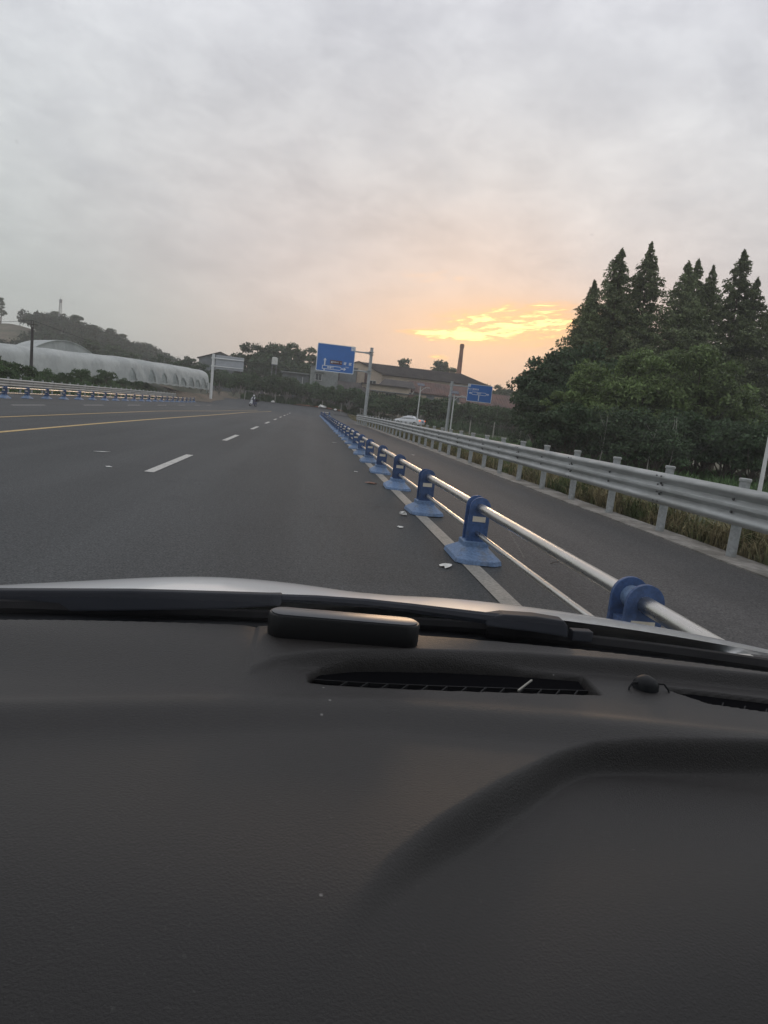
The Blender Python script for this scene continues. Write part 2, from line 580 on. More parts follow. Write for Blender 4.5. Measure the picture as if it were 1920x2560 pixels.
M['bark_pale'] = mat('pale_trunk', (0.34, 0.33, 0.29), 0.9, var=0.25, vscale=5)
M['leaf_redwood'] = mat('redwood_foliage', (0.145, 0.178, 0.092), 0.75, island=0.45, var=0.25, vscale=0.35, transl=0.25, orand=0.22, spec=0.2)
M['leaf_broad'] = mat('camphor_foliage', (0.125, 0.175, 0.066), 0.6, island=0.5, var=0.35, vscale=0.45, transl=0.25, orand=0.22, spec=0.3)
M['leaf_dark'] = mat('dark_foliage', (0.060, 0.098, 0.048), 0.65, island=0.45, var=0.25, vscale=0.4, transl=0.2, orand=0.22, spec=0.3)
M['leaf_citrus'] = mat('citrus_foliage', (0.062, 0.108, 0.048), 0.55, island=0.45, var=0.25, vscale=0.5, transl=0.2, orand=0.22, spec=0.3)
M['leaf_bush'] = mat('bush_foliage', (0.075, 0.125, 0.052), 0.7, island=0.45, var=0.25, vscale=0.6, transl=0.25, orand=0.22, spec=0.2)
M['leaf_far'] = mat('far_wood_foliage', (0.036, 0.060, 0.036), 0.85, island=0.4, var=0.35, vscale=0.08, transl=0.15, spec=0.1)
M['grass_dry'] = mat('dry_weeds', (0.22, 0.185, 0.11), 0.9, island=0.55, col2=(0.075, 0.10, 0.04), vscale=0.9, transl=0.2, mask=(0.45, 0.60), spec=0.1)
M['car_paint'] = mat('white_car_paint', (0.80, 0.82, 0.83), 0.34, coat=0.9)
M['sedan_paint'] = mat('white_sedan_paint', (0.70, 0.72, 0.74), 0.3, coat=0.8)
M['rubber'] = mat('black_rubber', (0.010, 0.010, 0.011), 0.75, spec=0.2)
M['black_plastic'] = mat('black_plastic', (0.010, 0.011, 0.013), 0.55, bump=0.05, bscale=200, spec=0.22)
M['wiper'] = mat('wiper_plastic', (0.016, 0.019, 0.026), 0.55, spec=0.25)
M['dash'] = mat('dash_soft_plastic', (0.026, 0.0235, 0.022), 0.47, bump=0.28, bscale=420, col2=(0.024, 0.022, 0.021), vscale=2.5, spec=0.42)
_q = NT(M['dash'].node_tree)      # dust specks settled on the plastic
_bs = M['dash'].node_tree.nodes['Principled BSDF']
_co = _q.n('ShaderNodeTexCoord').outputs['Object']
_v = _q.n('ShaderNodeTexVoronoi')
_v.inputs['Scale'].default_value = 26
_q.link(_co, _v.inputs['Vector'])
_sp = _q.math('MULTIPLY', _q.sstep(_v.outputs['Distance'], 0.03, 0.06, 1.0, 0.0), _q.sstep(_q.noise(_co, 9.0, 2), 0.56, 0.60))
_fd = _q.math('ADD', _q.math('MULTIPLY', _sp, 0.5), _q.sstep(_q.noise(_co, 160.0, 3, 0.7), 0.62, 0.75, 0.0, 0.05))
_q.link(_q.mix(_fd, _bs.inputs['Base Color'].links[0].from_socket, (0.42, 0.41, 0.39)), _bs.inputs['Base Color'])
M['device'] = mat('device_black', (0.010, 0.010, 0.011), 0.45)
M['device_top'] = mat('device_top_grey', (0.060, 0.063, 0.070), 0.35)
M['vent'] = mat('vent_shade_black', (0.006, 0.006, 0.007), 0.95, spec=0.02)  # near-black colour painted in for the shade down the vents
M['vent_slat'] = mat('vent_slat_grey', (0.018, 0.018, 0.019), 0.7, spec=0.2)
M['glass'] = glass_mat('windscreen_glass', (0.93, 0.95, 0.945), 1.45, 0.8, dirt=0.09)
M['car_glass'] = glass_mat('car_window_glass', (0.55, 0.58, 0.58), 1.5, 1.0)
M['sedan_glass'] = mat('sedan_dark_glass', (0.012, 0.014, 0.016), 0.06)
M['cloth'] = mat('car_interior_cloth', (0.03, 0.03, 0.032), 0.9)
M['tail_red'] = mat('tail_light', (0.55, 0.10, 0.03), 0.25, emit=((1.0, 0.22, 0.06), 0.9))
M['alloy'] = mat('alloy_rim', (0.45, 0.46, 0.47), 0.3, 0.8)
M['paper'] = mat('litter_white', (0.68, 0.68, 0.65), 0.8, var=0.15, vscale=12)
M['litter_brown'] = mat('litter_brown', (0.26, 0.15, 0.11), 0.8, var=0.2, vscale=20)
M['twig'] = mat('twig', (0.06, 0.05, 0.04), 0.9)
M['helmet'] = mat('white_helmet', (0.75, 0.76, 0.78), 0.3)
M['navy'] = mat('navy_cloth', (0.035, 0.04, 0.085), 0.8)
M['scooter_body'] = mat('scooter_navy', (0.04, 0.045, 0.10), 0.3, coat=0.5)
M['scooter_white'] = mat('scooter_white', (0.7, 0.72, 0.74), 0.35)
M['skin'] = mat('skin', (0.38, 0.24, 0.17), 0.6)
M['tank'] = mat('water_tank_white', (0.62, 0.62, 0.58), 0.6, var=0.1)


# ------------------------------------------------------------------ terrain
def ramp_z(x, y):
    return 1.40 * sm(96, 130, y) * (1 - sm(1, 17, x))


def ground_z(x, y):
    x, y = np.asarray(x, float), np.asarray(y, float)
    z = ramp_z(x, y)
    bank = (0.75 + 1.35 * sm(55, 108, y)) * sm(20.9, 25.2, -x) * sm(-10, 25, y)
    mound = 1.25 * sm(14.2, 17.5, -x) * sm(107, 112, y) * (1 - sm(118, 123, y))
    z = np.maximum(z, np.maximum(bank, mound))
    z = z + 1.2 * sm(128, 165, y) * (1 - sm(30, 60, x))
    z = z - 0.40 * sm(6.3, 9.0, x) * (1 - sm(84, 96, y))
    return z


def gz(x, y):
    return float(ground_z(x, y))


xs = np.concatenate([[-1500, -1000, -600, -400, -300, -220, -160, -120, -95], np.arange(-80, -30, 5), np.arange(-30, 20, 1.0), np.arange(20, 80, 5), [90, 120, 160, 220, 300, 400, 600, 1000, 1500]])
ys = np.concatenate([[-1500, -800, -300, -120, -60, -30], np.arange(-15, 135, 1.5), np.arange(136, 200, 5), [210, 240, 280, 340, 420, 520, 700, 1000, 1500]])
GX, GY = np.meshgrid(xs, ys)
on_road = ((GX > -20.4) & (GX < 6.0)) | (GY > 92) & (GX > -22) & (GX < 20)
GZ = ground_z(GX, GY) - np.where(on_road, 0.12, 0.03) + np.where(on_road | (np.abs(GX) > 70), 0, rng.normal(0, 0.03, GX.shape))
V = np.stack([GX, GY, GZ], -1).reshape(-1, 3)
nx, ny = len(xs), len(ys)
idx = np.arange(nx * ny).reshape(ny, nx)
Fc = np.stack([idx[:-1, :-1], idx[:-1, 1:], idx[1:, 1:], idx[1:, :-1]], -1).reshape(-1, 4)
tag(link_mesh('ground', mesh('ground', V, Fc, M['ground'], True)), kind='structure')


def strip(name, rows, mat_, dz, cols=10, parent=None, zf=ramp_z):
    """sheet of rows (xl, xr, y) laid dz above the terrain"""
    V, Fc = [], []
    for xl, xr, y in rows:
        for k in range(cols + 1):
            x = xl + (xr - xl) * k / cols
            V.append((x, y, float(zf(x, y)) + dz))
    for i in range(len(rows) - 1):
        for k in range(cols):
            a = i * (cols + 1) + k
            Fc.append((a, a + 1, a + cols + 2, a + cols + 1))
    return link_mesh(name, mesh(name, V, Fc, mat_), parent)


rows = []
for y in np.concatenate([[-80, -40], np.arange(-10, 124, 2.0)]):
    xl = -20.3 + 5.5 * float(sm(100, 112, y)) - 2.0 * float(sm(116, 124, y))
    xr = 5.45 + 3.5 * float(sm(74, 92, y)) - 3.0 * float(sm(100, 122, y))
    rows.append((xl, xr, y))
road = tag(strip('road', rows, M['asphalt'], 0.0, 26), kind='structure')
# repaired lane beyond the blue barrier has a browner, newer surface
strip('side_lane', [(2.35 + 0.0, 5.44, y) for y in np.concatenate([[-80, -40], np.arange(-10, 76, 2.0)])], M['asphalt_side'], 0.004, 3, road)


def line(name, x, y0, y1, w, m, dz=0.008, xf=None):
    n = max(1, int((y1 - y0) / 3))
    rows = []
    for i in range(n + 1):
        y = y0 + (y1 - y0) * i / n
        xx = x if xf is None else xf(y)
        rows.append((xx - w / 2, xx + w / 2, y))
    return strip(name, rows, m, dz, 1, road)


line('edge_line', 1.74, -40, 102, 0.17, M['edge_paint'])
for k in range(-3, 9):
    line('lane_dash', -2.56, 11.75 + 10.35 * k, 15.75 + 10.35 * k, 0.16, M['white_paint'])
line('centre_line', -7.05, -40, 96, 0.17, M['yellow_paint'], xf=lambda y: -7.05 + 0.75 * float(sm(22, 66, y)) + 1.2 * float(sm(66, 96, y)))
line('centre_line', -9.35, -40, 92, 0.13, M['yellow_paint'], xf=lambda y: -9.38 + 1.5 * float(sm(42, 68, y)) + 1.2 * float(sm(68, 92, y)))
for k in range(-2, 7):
    line('lane_dash', -12.75, 31.4 + 9.6 * k, 35.2 + 9.6 * k, 0.13, M['white_paint'])
# concrete footing strip under the right guard rail: a real step down to the weeds
b = B()
prev = None
ky = np.arange(-20, 74, 2.0)
for y in ky:
    w = 0.06 * math.sin(y * 1.3) + 0.05 * math.sin(y * 0.41)
    x0, x1 = 5.42 + 0.02 * math.sin(y * 2.1), 6.05 + w
    if y > 60:
        x0 -= 0.8 * float(sm(60, 74, y))
        x1 -= 0.8 * float(sm(60, 74, y))
    ring = [(x0, y, -0.25), (x1, y, -0.25), (x1, y, 0.015), (x0, y, 0.022)]
    prev = (prev or []) + [ring]
b.loft(prev)
tag(b.build('kerb_strip', M['concrete'], None), kind='structure')
# side road of the white sedan
pts = [(34, 72), (26, 82), (20, 91), (14.7, 100), (10.5, 106), (6, 111)]
V, Fc = [], []
for i, (x, y) in enumerate(pts):
    for q in (-2.9, 2.9):
        xx, yy = x + 0.8 * q, y + 0.6 * q
        V.append((xx, yy, gz(xx, yy) + 0.05))
for i in range(len(pts) - 1):
    Fc.append((2 * i, 2 * i + 1, 2 * i + 3, 2 * i + 2))
tag(link_mesh('side_road', mesh('side_road', V, Fc, M['asphalt_side'])), kind='structure')
# farm track and bare earth left of the junction
tag(strip('dirt_track', [(-16.2 - 0.55 * k + 0.3 * math.sin(k), -12.2 - 0.55 * k + 0.3 * math.sin(k * 1.7), 119 + 3.0 * k) for k in range(12)], M['dirt'], 0.03, 4, zf=ground_z), kind='structure')
tag(strip('earth_bank', [(-21.5 + 0.8 * math.sin(k * 1.1) - 5 * (k > 6), -14.2 - 0.5 * math.sin(k * 0.9) - 0.25 * max(0, k - 6), 104 + 2.0 * k) for k in range(11)], M['dirt'], 0.05, 8, zf=ground_z), kind='structure')
tag(strip('verge_earth', [(-13 + 0.5 * math.sin(k), 10, 122.5 + 0.5 * k) for k in range(5)], M['dirt'], 0.05, 10, zf=ground_z), kind='structure')
tag(strip('red_earth_edge', [(-2.8 + 0.2 * k, 6.2, 120.0 + 0.35 * k) for k in range(6)], M['red_earth'], 0.16, 10, zf=lambda x, y: ramp_z(x, y) + 0.10 * math.sin(x * 3.1) * math.sin(y * 2)), kind='structure')

# ------------------------------------------------------------------ hill on the left
hx = np.linspace(-330, -30, 70)
hy = np.linspace(190, 560, 50)
HX, HY = np.meshgrid(hx, hy)


def hill_z(x, y):
    x, y = np.asarray(x, float), np.asarray(y, float)
    # ridge falls towards the right, plateau on the left
    ridge = np.interp(x, [-330, -200, -150, -135, -118, -100, -80, -62, -45, -30], [22, 24, 22.5, 21.5, 20.5, 18.5, 13, 8, 2.5, 0])
    prof = sm(195, 320, y) * (1 - sm(430, 560, y))
    return ridge * prof * (1 + 0.04 * np.sin(x * 0.11) * np.sin(y * 0.07)) + 0.6 * np.sin(x * 0.31 + y * 0.17)


HZ = hill_z(HX, HY)
HZ[[0, -1], :] = -1.0
HZ[:, [0, -1]] = -1.0
i2 = np.arange(HX.size).reshape(HX.shape)
Fh = np.stack([i2[:-1, :-1], i2[:-1, 1:], i2[1:, 1:], i2[1:, :-1]], -1).reshape(-1, 4)
tag(link_mesh('hill', mesh('hill', np.stack([HX, HY, HZ], -1).reshape(-1, 3), Fh, M['hill'], True)), kind='structure')
# faint far hills
fx = np.linspace(-420, 260, 60)
fv, ff = [], []
for j, (yy, k) in enumerate(((700, 0.0), (760, 0.6), (820, 1.0), (900, 0.55), (980, 0.0))):
    for i, x in enumerate(fx):
        h = 15 + 7 * math.sin(x * 0.013 + 1) + 5 * math.sin(x * 0.031) + 1.5 * math.sin(x * 0.11)
        fv.append((x, yy, (h * k * float(sm(260, 120, x)) if False else h * k * (1 - float(sm(-60, 120, x)))) - (1.0 if k == 0 else 0)))
for j in range(4):
    for i in range(len(fx) - 1):
        a = j * len(fx) + i
        ff.append((a, a + 1, a + len(fx) + 1, a + len(fx)))
tag(link_mesh('far_hills', mesh('far_hills', fv, ff, M['hill'], True)), kind='structure')


# ------------------------------------------------------------------ blue barrier (posts on cast bases, two steel rails)
def arch(hw, z0, zc_, n=12):
    return [(-hw, z0), (hw, z0)] + [(hw * math.cos(math.pi * k / n), zc_ + hw * math.sin(math.pi * k / n)) for k in range(n + 1)]


ZU, ZL = 0.545, 0.275


def post_meshes():
    d = {}
    oct_ = lambda hx_, hy_, c, z: [(-hx_ + c, -hy_, z), (hx_ - c, -hy_, z), (hx_, -hy_ + c, z), (hx_, hy_ - c, z), (hx_ - c, hy_, z), (-hx_ + c, hy_, z), (-hx_, hy_ - c, z), (-hx_, -hy_ + c, z)]
    b = B()
    b.loft([oct_(0.245, 0.40, 0.09, 0.0), oct_(0.235, 0.39, 0.088, 0.045), oct_(0.135, 0.14, 0.02, 0.135), oct_(0.135, 0.14, 0.02, 0.185), oct_(0.12, 0.125, 0.02, 0.19)])
    d['base'] = b.mesh('base', M['blue_base'], bevel=0.006)
    b = B()
    b.prism(arch(0.108, 0.165, ZU), -0.100, -0.074)
    b.prism(arch(0.108, 0.165, ZU), 0.074, 0.100)
    b.box((0, 0, 0.30), (0.17, 0.147, 0.28))
    d['bracket'] = b.mesh('bracket', M['blue_post'], bevel=0.004)
    b = B()
    b.cyl((0, -0.073, ZU), (0, 0.073, ZU), 0.062, n=20)
    d['sleeve'] = b.mesh('sleeve', M['blue_base'], smooth=True)
    b = B()
    b.box((0, -0.1025, 0.425), (0.135, 0.004, 0.055))
    d['reflector'] = b.mesh('reflector', M['reflector'])
    b = B()
    b.tube([(0, 0, 0), (0, 1, 0)], 0.046, 18)
    d['rail_u'] = b.mesh('upper_rail', M['steel'], smooth=True)
    b = B()
    b.tube([(0, 0, 0), (0, 1, 0)], 0.027, 14)
    d['rail_l'] = b.mesh('lower_rail', M['steel'], smooth=True)
    return d


PM = post_meshes()


def barrier(label, pts, group=None, detail_to=1e9):
    """pts: (x, y) of each post"""
    root = empty('crash_barrier', (pts[0][0], pts[0][1], 0), label=label, cat='barrier', group=group)
    o = Vector((pts[0][0], pts[0][1], 0))
    P = [Vector((x, y, float(ramp_z(x, y)) + 0.006)) for x, y in pts]
    for i, p in enumerate(P):
        d = P[min(i + 1, len(P) - 1)] - P[max(i - 1, 0)]
        rz = -math.atan2(d.x, d.y) + random.uniform(-0.03, 0.03)
        po = link_mesh('post', PM['bracket'], root, p - o, (random.uniform(-0.015, 0.015), random.uniform(-0.03, 0.03), rz))
        link_mesh('base', PM['base'], po)
        link_mesh('sleeve', PM['sleeve'], po)
        if p.y < detail_to:
            link_mesh('reflector', PM['reflector'], po)
        if i < len(P) - 1:
            d = P[i + 1] - p
            for nm, me, z in (('upper_rail', PM['rail_u'], ZU), ('lower_rail', PM['rail_l'], ZL)):
                r_ = link_mesh(nm, me, root, p - o + Vector((0, 0, z)))
                r_.rotation_euler = d.to_track_quat('Y', 'Z').to_euler()
                r_.scale = (1, d.length * 1.002, 1)
    return root


pts = [(1.86, 0.40), (1.86, 3.42)] + [(1.82 + 0.02 * math.sin(k * 0.8), 0.78 + 3.05 * k) for k in range(2, 33)]
pts += [(2.25, 100.2), (3.0, 100.9)]
barrier('blue barrier with two steel rails beside the white hood, running along the lane edge', pts)
pts = [(-16.2 + 0.03 * math.sin(k * 0.7), 29.75 + 3.05 * k) for k in range(24)]
barrier('blue barrier with two steel rails across the yellow centre lines, before the far guard rail', pts)

# ------------------------------------------------------------------ three-wave guard rails
PROF = [(0.0, -0.253), (-0.012, -0.245), (-0.052, -0.225), (-0.078, -0.200), (-0.082, -0.175), (-0.074, -0.155), (-0.040, -0.120), (-0.008, -0.098), (0.0, -0.085),
        (-0.008, -0.072), (-0.040, -0.052), (-0.078, -0.024), (-0.082, 0.0), (-0.078, 0.024), (-0.040, 0.052), (-0.008, 0.072), (0.0, 0.085),
        (-0.008, 0.098), (-0.040, 0.120), (-0.074, 0.155), (-0.082, 0.175), (-0.078, 0.200), (-0.052, 0.225), (-0.012, 0.245), (0.0, 0.253)]


def beam_mesh(n=4):
    b = B()
    rings = []
    for k in range(n + 1):
        rings.append([(x, k / n, z) for x, z in PROF] + [(x + 0.004, k / n, z * 0.996) for x, z in reversed(PROF)])
    b.loft(rings)
    return b.mesh('beam', M['galv'], smooth=True)


BEAM = beam_mesh()
b = B()
b.cyl((0, 0, -0.4), (0, 0, 1.035), 0.066, n=18)
GPOST = b.mesh('post', M['galv_post'], smooth=True)
b = B()
b.tube([(0, 0, 1.03), (0, 0, 1.035), (0, 0, 1.065), (0, 0, 1.075)], [0.070, 0.078, 0.078, 0.066], 18)
GCAP = b.mesh('cap', M['galv'], smooth=True)
b = B()
b.box((0, 0, 0), (0.02, 0.12, 0.30))
GBLOCK = b.mesh('spacer', M['galv_post'])
b = B()
for z in (-0.085, 0.085):
    b.cyl((0.0, 0, z), (-0.022, 0, z), 0.018, n=8)
GBOLT = b.mesh('bolt', M['bolt'])
b = B()
for z in (-0.20, -0.06, 0.06, 0.20):
    for y in (-0.07, 0.07):
        b.cyl((-0.03 if abs(z) < 0.1 else -0.075, y, z), (-0.095 if abs(z) > 0.1 else -0.055, y, z), 0.012, n=6)
GSPL = b.mesh('splice_bolt', M['bolt'])


def guard_rail(label, pts, side, zoff=0.0, zf=None):
    """pts: post positions; side +1: beam faces -X, -1: faces +X"""
    root = empty('guard_rail', (pts[0][0], pts[0][1], 0), label=label, cat='guard rail')
    o = Vector((pts[0][0], pts[0][1], 0))
    P = [Vector((x, y, zf(x, y) if zf else 0.0)) for x, y in pts]
    for i, p in enumerate(P):
        po = link_mesh('post', GPOST, root, p - o, (random.uniform(-0.01, 0.01), random.uniform(-0.012, 0.012), 0))
        link_mesh('cap', GCAP, po)
        bt = link_mesh('bolt', GBOLT, root, p - o + Vector((-0.10 * side, 0, 0.70)), (0, 0, 0 if side > 0 else math.pi))
    for i in range(0, len(P) - 1, 2):
        j = min(i + 2, len(P) - 1)
        off = 0.003 if (i // 2) % 2 else 0.0
        a = P[i] + Vector(((-0.075 - off) * side, 0, 0.70))
        c = P[j] + Vector(((-0.075 - off) * side, 0, 0.70))
        d = c - a
        a = a - d.normalized() * 0.14
        L = d.length + 0.28
        be = link_mesh('beam', BEAM, root, a - o)
        q = d.to_track_quat('Y', 'Z')
        if side < 0:
            q = q @ Quaternion((0, 0, 1), math.pi)
            be.location = a - o + d.normalized() * L
        be.rotation_euler = q.to_euler()
        be.scale = (1, L, 1)
        link_mesh('splice_bolt', GSPL, root, P[i] - o + Vector((-0.078 * side, 0.0, 0.70)), (0, 0, 0 if side > 0 else math.pi))
    return root


pts = []
for k in range(39):
    y = 8.377 + 1.89 * (k - 5)
    pts.append((5.78 - 0.75 * float(sm(52, 74, y)), y))
guard_rail('grey three-wave guard rail with round posts in front of the weeds and redwoods', pts, 1)
pts = [(-20.15, 33.0 + 2.0 * k) for k in range(38)]
guard_rail('grey guard rail below the plastic greenhouse, behind the far blue barrier', pts, -1)


# ------------------------------------------------------------------ writing
def text_mesh(s, size, mat_, thick=0.0, bold=0.0):
    cu = bpy.data.curves.new('lettering', 'FONT')
    cu.body = s
    cu.size = size
    cu.align_x = 'CENTER'
    cu.align_y = 'CENTER'
    cu.resolution_u = 2
    cu.extrude = thick
    cu.offset = bold
    o = bpy.data.objects.new('lettering', cu)
    COL.objects.link(o)
    dg = bpy.context.evaluated_depsgraph_get()
    me = bpy.data.meshes.new_from_object(o.evaluated_get(dg))
    bpy.data.objects.remove(o)
    me.materials.clear()
    me.materials.append(mat_)
    return me


def letters(parent, s, x, z, size, y=-0.034, m='sign_white', bold=0.0, sx=1.0):
    o = link_mesh('lettering', text_mesh(s, size, M[m], 0.001, bold), parent, (x, y, z), (math.pi / 2, 0, 0))
    o.scale = (sx, 1, 1)
    return o


def flat(parent, name, polys, y, m, th=0.004):
    b = B()
    for p in polys:
        b.prism(p, y, y - th)
    return b.build(name, M[m], parent)


def rect(x0, x1, z0, z1):
    return [(x0, z0), (x1, z0), (x1, z1), (x0, z1)]


def rrect(x0, x1, z0, z1, r, n=5):
    P = []
    for cx_, cz_, a0 in ((x1 - r, z0 + r, -90), (x1 - r, z1 - r, 0), (x0 + r, z1 - r, 90), (x0 + r, z0 + r, 180)):
        for k in range(n + 1):
            a = R(a0 + 90 * k / n)
            P.append((cx_ + r * math.cos(a), cz_ + r * math.sin(a)))
    return P


def frame_ring(parent, name, outer, inner, y, m, th=0.004):
    """flat ring between two outlines of equal length"""
    n = len(outer)
    V = [(p[0], y, p[1]) for p in outer] + [(p[0], y, p[1]) for p in inner] + [(p[0], y - th, p[1]) for p in outer] + [(p[0], y - th, p[1]) for p in inner]
    Fc = []
    for k in range(n):
        j = (k + 1) % n
        Fc += [(2 * n + k, 2 * n + j, 3 * n + j, 3 * n + k), (k, j, 2 * n + j, 2 * n + k), (n + k, 3 * n + k, 3 * n + j, n + j)]
    return link_mesh(name, mesh(name, V, Fc, M[m]), parent)


def scale_poly(P, x0, z0, k):
    return [(x0 + (x - x0) * k, z0 + (z - z0) * k) for x, z in P]


# big sign by the guard rail end
r0 = empty('road_sign', (5.73, 70.0, 0), label='large blue direction sign with brown plaque on a tall pole beside the guard rail end', cat='road sign')
b = B()
b.tube([(0, 0, -0.3), (0, 0, 7.75)], [0.165, 0.155], 18)
pole = b.build('pole', M['pole_grey'], r0, smooth=True)
b = B()
b.cyl((0, 0, 7.72), (0, 0, 7.78), 0.175, n=18)
b.build('pole_cap', M['pole_grey'], pole, smooth=True)
for z in (7.22, 5.36):
    b = B()
    b.tube([(-0.1, -0.02, z), (-5.2, -0.02, z - 0.02)], [0.075, 0.06], 12)
    b.build('arm', M['pole_grey'], r0, smooth=True)
    b = B()
    b.cyl((0, 0, z - 0.16), (0, 0, z - 0.11), 0.27, n=18)
    b.cyl((0, 0, z + 0.11), (0, 0, z + 0.16), 0.27, n=18)
    b.bar((-0.15, -0.01, z), (-0.62, -0.01, z), 0.19, 0.19)
    b.build('flange', M['pole_grey'], r0, smooth=True)
sp = empty('sign_panel', (-3.53, -0.22, 6.29))
sp.parent = r0
W_, H_ = 3.80, 2.72
# a part must be a mesh: the panel sheet carries the print
bpy.data.objects.remove(sp)
b = B()
b.prism(rrect(-W_ / 2, W_ / 2, -H_ / 2, H_ / 2, 0.10), 0.0, -0.03)
panel = b.build('sign_panel', M['sign_blue'], r0, loc=(-3.53, -0.14, 6.29))
b = B()
for x in (-1.2, 0.0, 1.2):
    b.box((x, 0.03, 0), (0.06, 0.05, H_ * 0.94))
b.build('stiffener', M['sign_back'], panel)
o1 = rrect(-W_ / 2, W_ / 2, -H_ / 2, H_ / 2, 0.10)
o2 = rrect(-W_ / 2 + 0.065, W_ / 2 - 0.065, -H_ / 2 + 0.065, H_ / 2 - 0.065, 0.07)
frame_ring(panel, 'border', o1, o2, -0.031, 'sign_white')


def boxed_arrow(parent, outer, inner, y=-0.032):
    frame_ring(parent, 'arrow_box', outer, inner, y, 'sign_white')


def arrow_poly(x, z, L, ang_, w=0.085, hw=0.19, hl=0.22):
    P = [(-w / 2, 0), (w / 2, 0), (w / 2, L - hl * 0.7), (hw, L - hl * 1.15), (hw, L - hl * 0.85), (0, L), (-hw, L - hl * 0.85), (-hw, L - hl * 1.15), (-w / 2, L - hl * 0.7)]
    c_, s_ = math.cos(ang_), math.sin(ang_)
    return [(x + px_ * c_ + pz * s_, z - px_ * s_ + pz * c_) for px_, pz in P]


flat(panel, 'arrow', [arrow_poly(-1.05, -0.77, 0.72, 0.0, w=0.13, hw=0.15, hl=0.22)], -0.031, 'sign_white')
flat(panel, 'arrow', [rect(-1.11, -0.99, -1.27, -1.16)], -0.031, 'sign_white')
bx0, bx1, bz0, bz1 = -1.28, 0.52, -1.14, -0.77
out_ = [(bx0, bz0), (bx1, bz0), (bx1 + 0.26, (bz0 + bz1) / 2), (bx1, bz1), (bx0, bz1)]
in_ = [(bx0 + 0.055, bz0 + 0.055), (bx1 - 0.02, bz0 + 0.055), (bx1 + 0.19, (bz0 + bz1) / 2), (bx1 - 0.02, bz1 - 0.055), (bx0 + 0.055, bz1 - 0.055)]
boxed_arrow(panel, out_, in_)
flat(panel, 'arrow', [arrow_poly(bx1 + 0.16, (bz0 + bz1) / 2, 0.46, math.pi / 2, w=0.10, hw=0.16, hl=0.24)], -0.0312, 'sign_white')
letters(panel, '彭谢路', -0.42, -0.955, 0.24, bold=0.006)
pl = flat(panel, 'brown_plaque', [rrect(-0.52, 0.68, -0.58, -0.19, 0.03)], -0.031, 'sign_brown')
ring = [(-0.33 + 0.11 * math.cos(R(a)), -0.385 + 0.11 * math.sin(R(a))) for a in range(0, 360, 30)]
flat(pl, 'emblem', [ring], -0.036, 'sign_white')
flat(pl, 'emblem', [[(-0.33 + 0.055 * math.cos(R(a)) + 0.03, -0.385 + 0.055 * math.sin(R(a))) for a in range(0, 360, 40)]], -0.041, 'sign_brown')
letters(pl, '万家水镇', 0.06, -0.375, 0.155, y=-0.038, bold=0.003)
flat(pl, 'arrow', [arrow_poly(0.50, -0.385, 0.13, math.pi / 2, w=0.03, hw=0.06, hl=0.08)], -0.036, 'sign_white')
letters(panel, '谢', 0.98, -0.42, 0.31, bold=0.008)
letters(panel, '家', 1.50, -0.42, 0.31, bold=0.008)
letters(panel, 'Xiejia', 1.22, -0.74, 0.15, bold=0.002)
st = flat(panel, 'direction_sticker', [rect(1.47, 1.83, 0.93, 1.30)], -0.0355, 'sign_white')
letters(st, '西', 1.62, 1.16, 0.17, y=-0.0415, m='sign_blue')
flat(st, 'arrow', [[(1.70, 1.00), (1.80, 1.00), (1.75, 1.08)]], -0.0395, 'rubber')

# second sign (T junction)
r1 = empty('road_sign', (12.68, 62.0, gz(12.68, 62)), label='smaller blue sign with a two-way arrow on a grey pole before the orchard', cat='road sign')
zg = gz(12.68, 62)
b = B()
b.tube([(0, 0, -0.3), (0, 0, 4.95 - zg)], [0.14, 0.125], 16)
b.build('pole', M['pole_grey'], r1, smooth=True)
for z in (4.62 - zg, 3.62 - zg):
    b = B()
    b.tube([(0.08, -0.02, z), (3.5, -0.02, z + 0.02)], [0.05, 0.045], 10)
    b.build('arm', M['pole_grey'], r1, smooth=True)
    b = B()
    b.cyl((0, 0, z - 0.08), (0, 0, z + 0.08), 0.19, n=14)
    b.build('flange', M['pole_grey'], r1, smooth=True)
b = B()
W2, H2 = 2.32, 1.56
b.prism(rrect(-W2 / 2, W2 / 2, -H2 / 2, H2 / 2, 0.06), 0.0, -0.03)
panel2 = b.build('sign_panel', M['sign_blue'], r1, loc=(15.32 - 12.68, -0.10, 4.14 - zg))
frame_ring(panel2, 'border', rrect(-W2 / 2, W2 / 2, -H2 / 2, H2 / 2, 0.06), rrect(-W2 / 2 + 0.04, W2 / 2 - 0.04, -H2 / 2 + 0.04, H2 / 2 - 0.04, 0.04), -0.031, 'sign_white')
letters(panel2, '岷江大道南延段', -0.62, 0.33, 0.155, bold=0.004, sx=0.95)
letters(panel2, 'Minjiang Dadao Nanyanduan', -0.62, 0.195, 0.075, sx=1.0)
ob = [(-0.80, -0.03), (-0.68, -0.16), (0.58, -0.16), (0.70, -0.03), (0.58, 0.10), (-0.68, 0.10)]
boxed_arrow(panel2, ob, scale_poly(ob, -0.05, -0.03, 0.0) if False else [(-0.745, -0.03), (-0.66, -0.125), (0.56, -0.125), (0.645, -0.03), (0.56, 0.065), (-0.66, 0.065)])
flat(panel2, 'arrow', [arrow_poly(-0.76, -0.03, 0.24, -math.pi / 2, w=0.07, hw=0.10, hl=0.15), arrow_poly(0.66, -0.03, 0.24, math.pi / 2, w=0.07, hw=0.10, hl=0.15)], -0.0312, 'sign_white')
flat(panel2, 'arrow', [rect(-0.085, -0.005, -0.66, -0.165)], -0.031, 'sign_white')
letters(panel2, '彭谢路', -0.05, -0.035, 0.14, bold=0.003)
st = flat(panel2, 'direction_sticker', [rect(-1.14, -0.90, 0.52, 0.76)], -0.0355, 'sign_white')
letters(st, '西', -1.04, 0.67, 0.11, y=-0.0415, m='sign_blue')
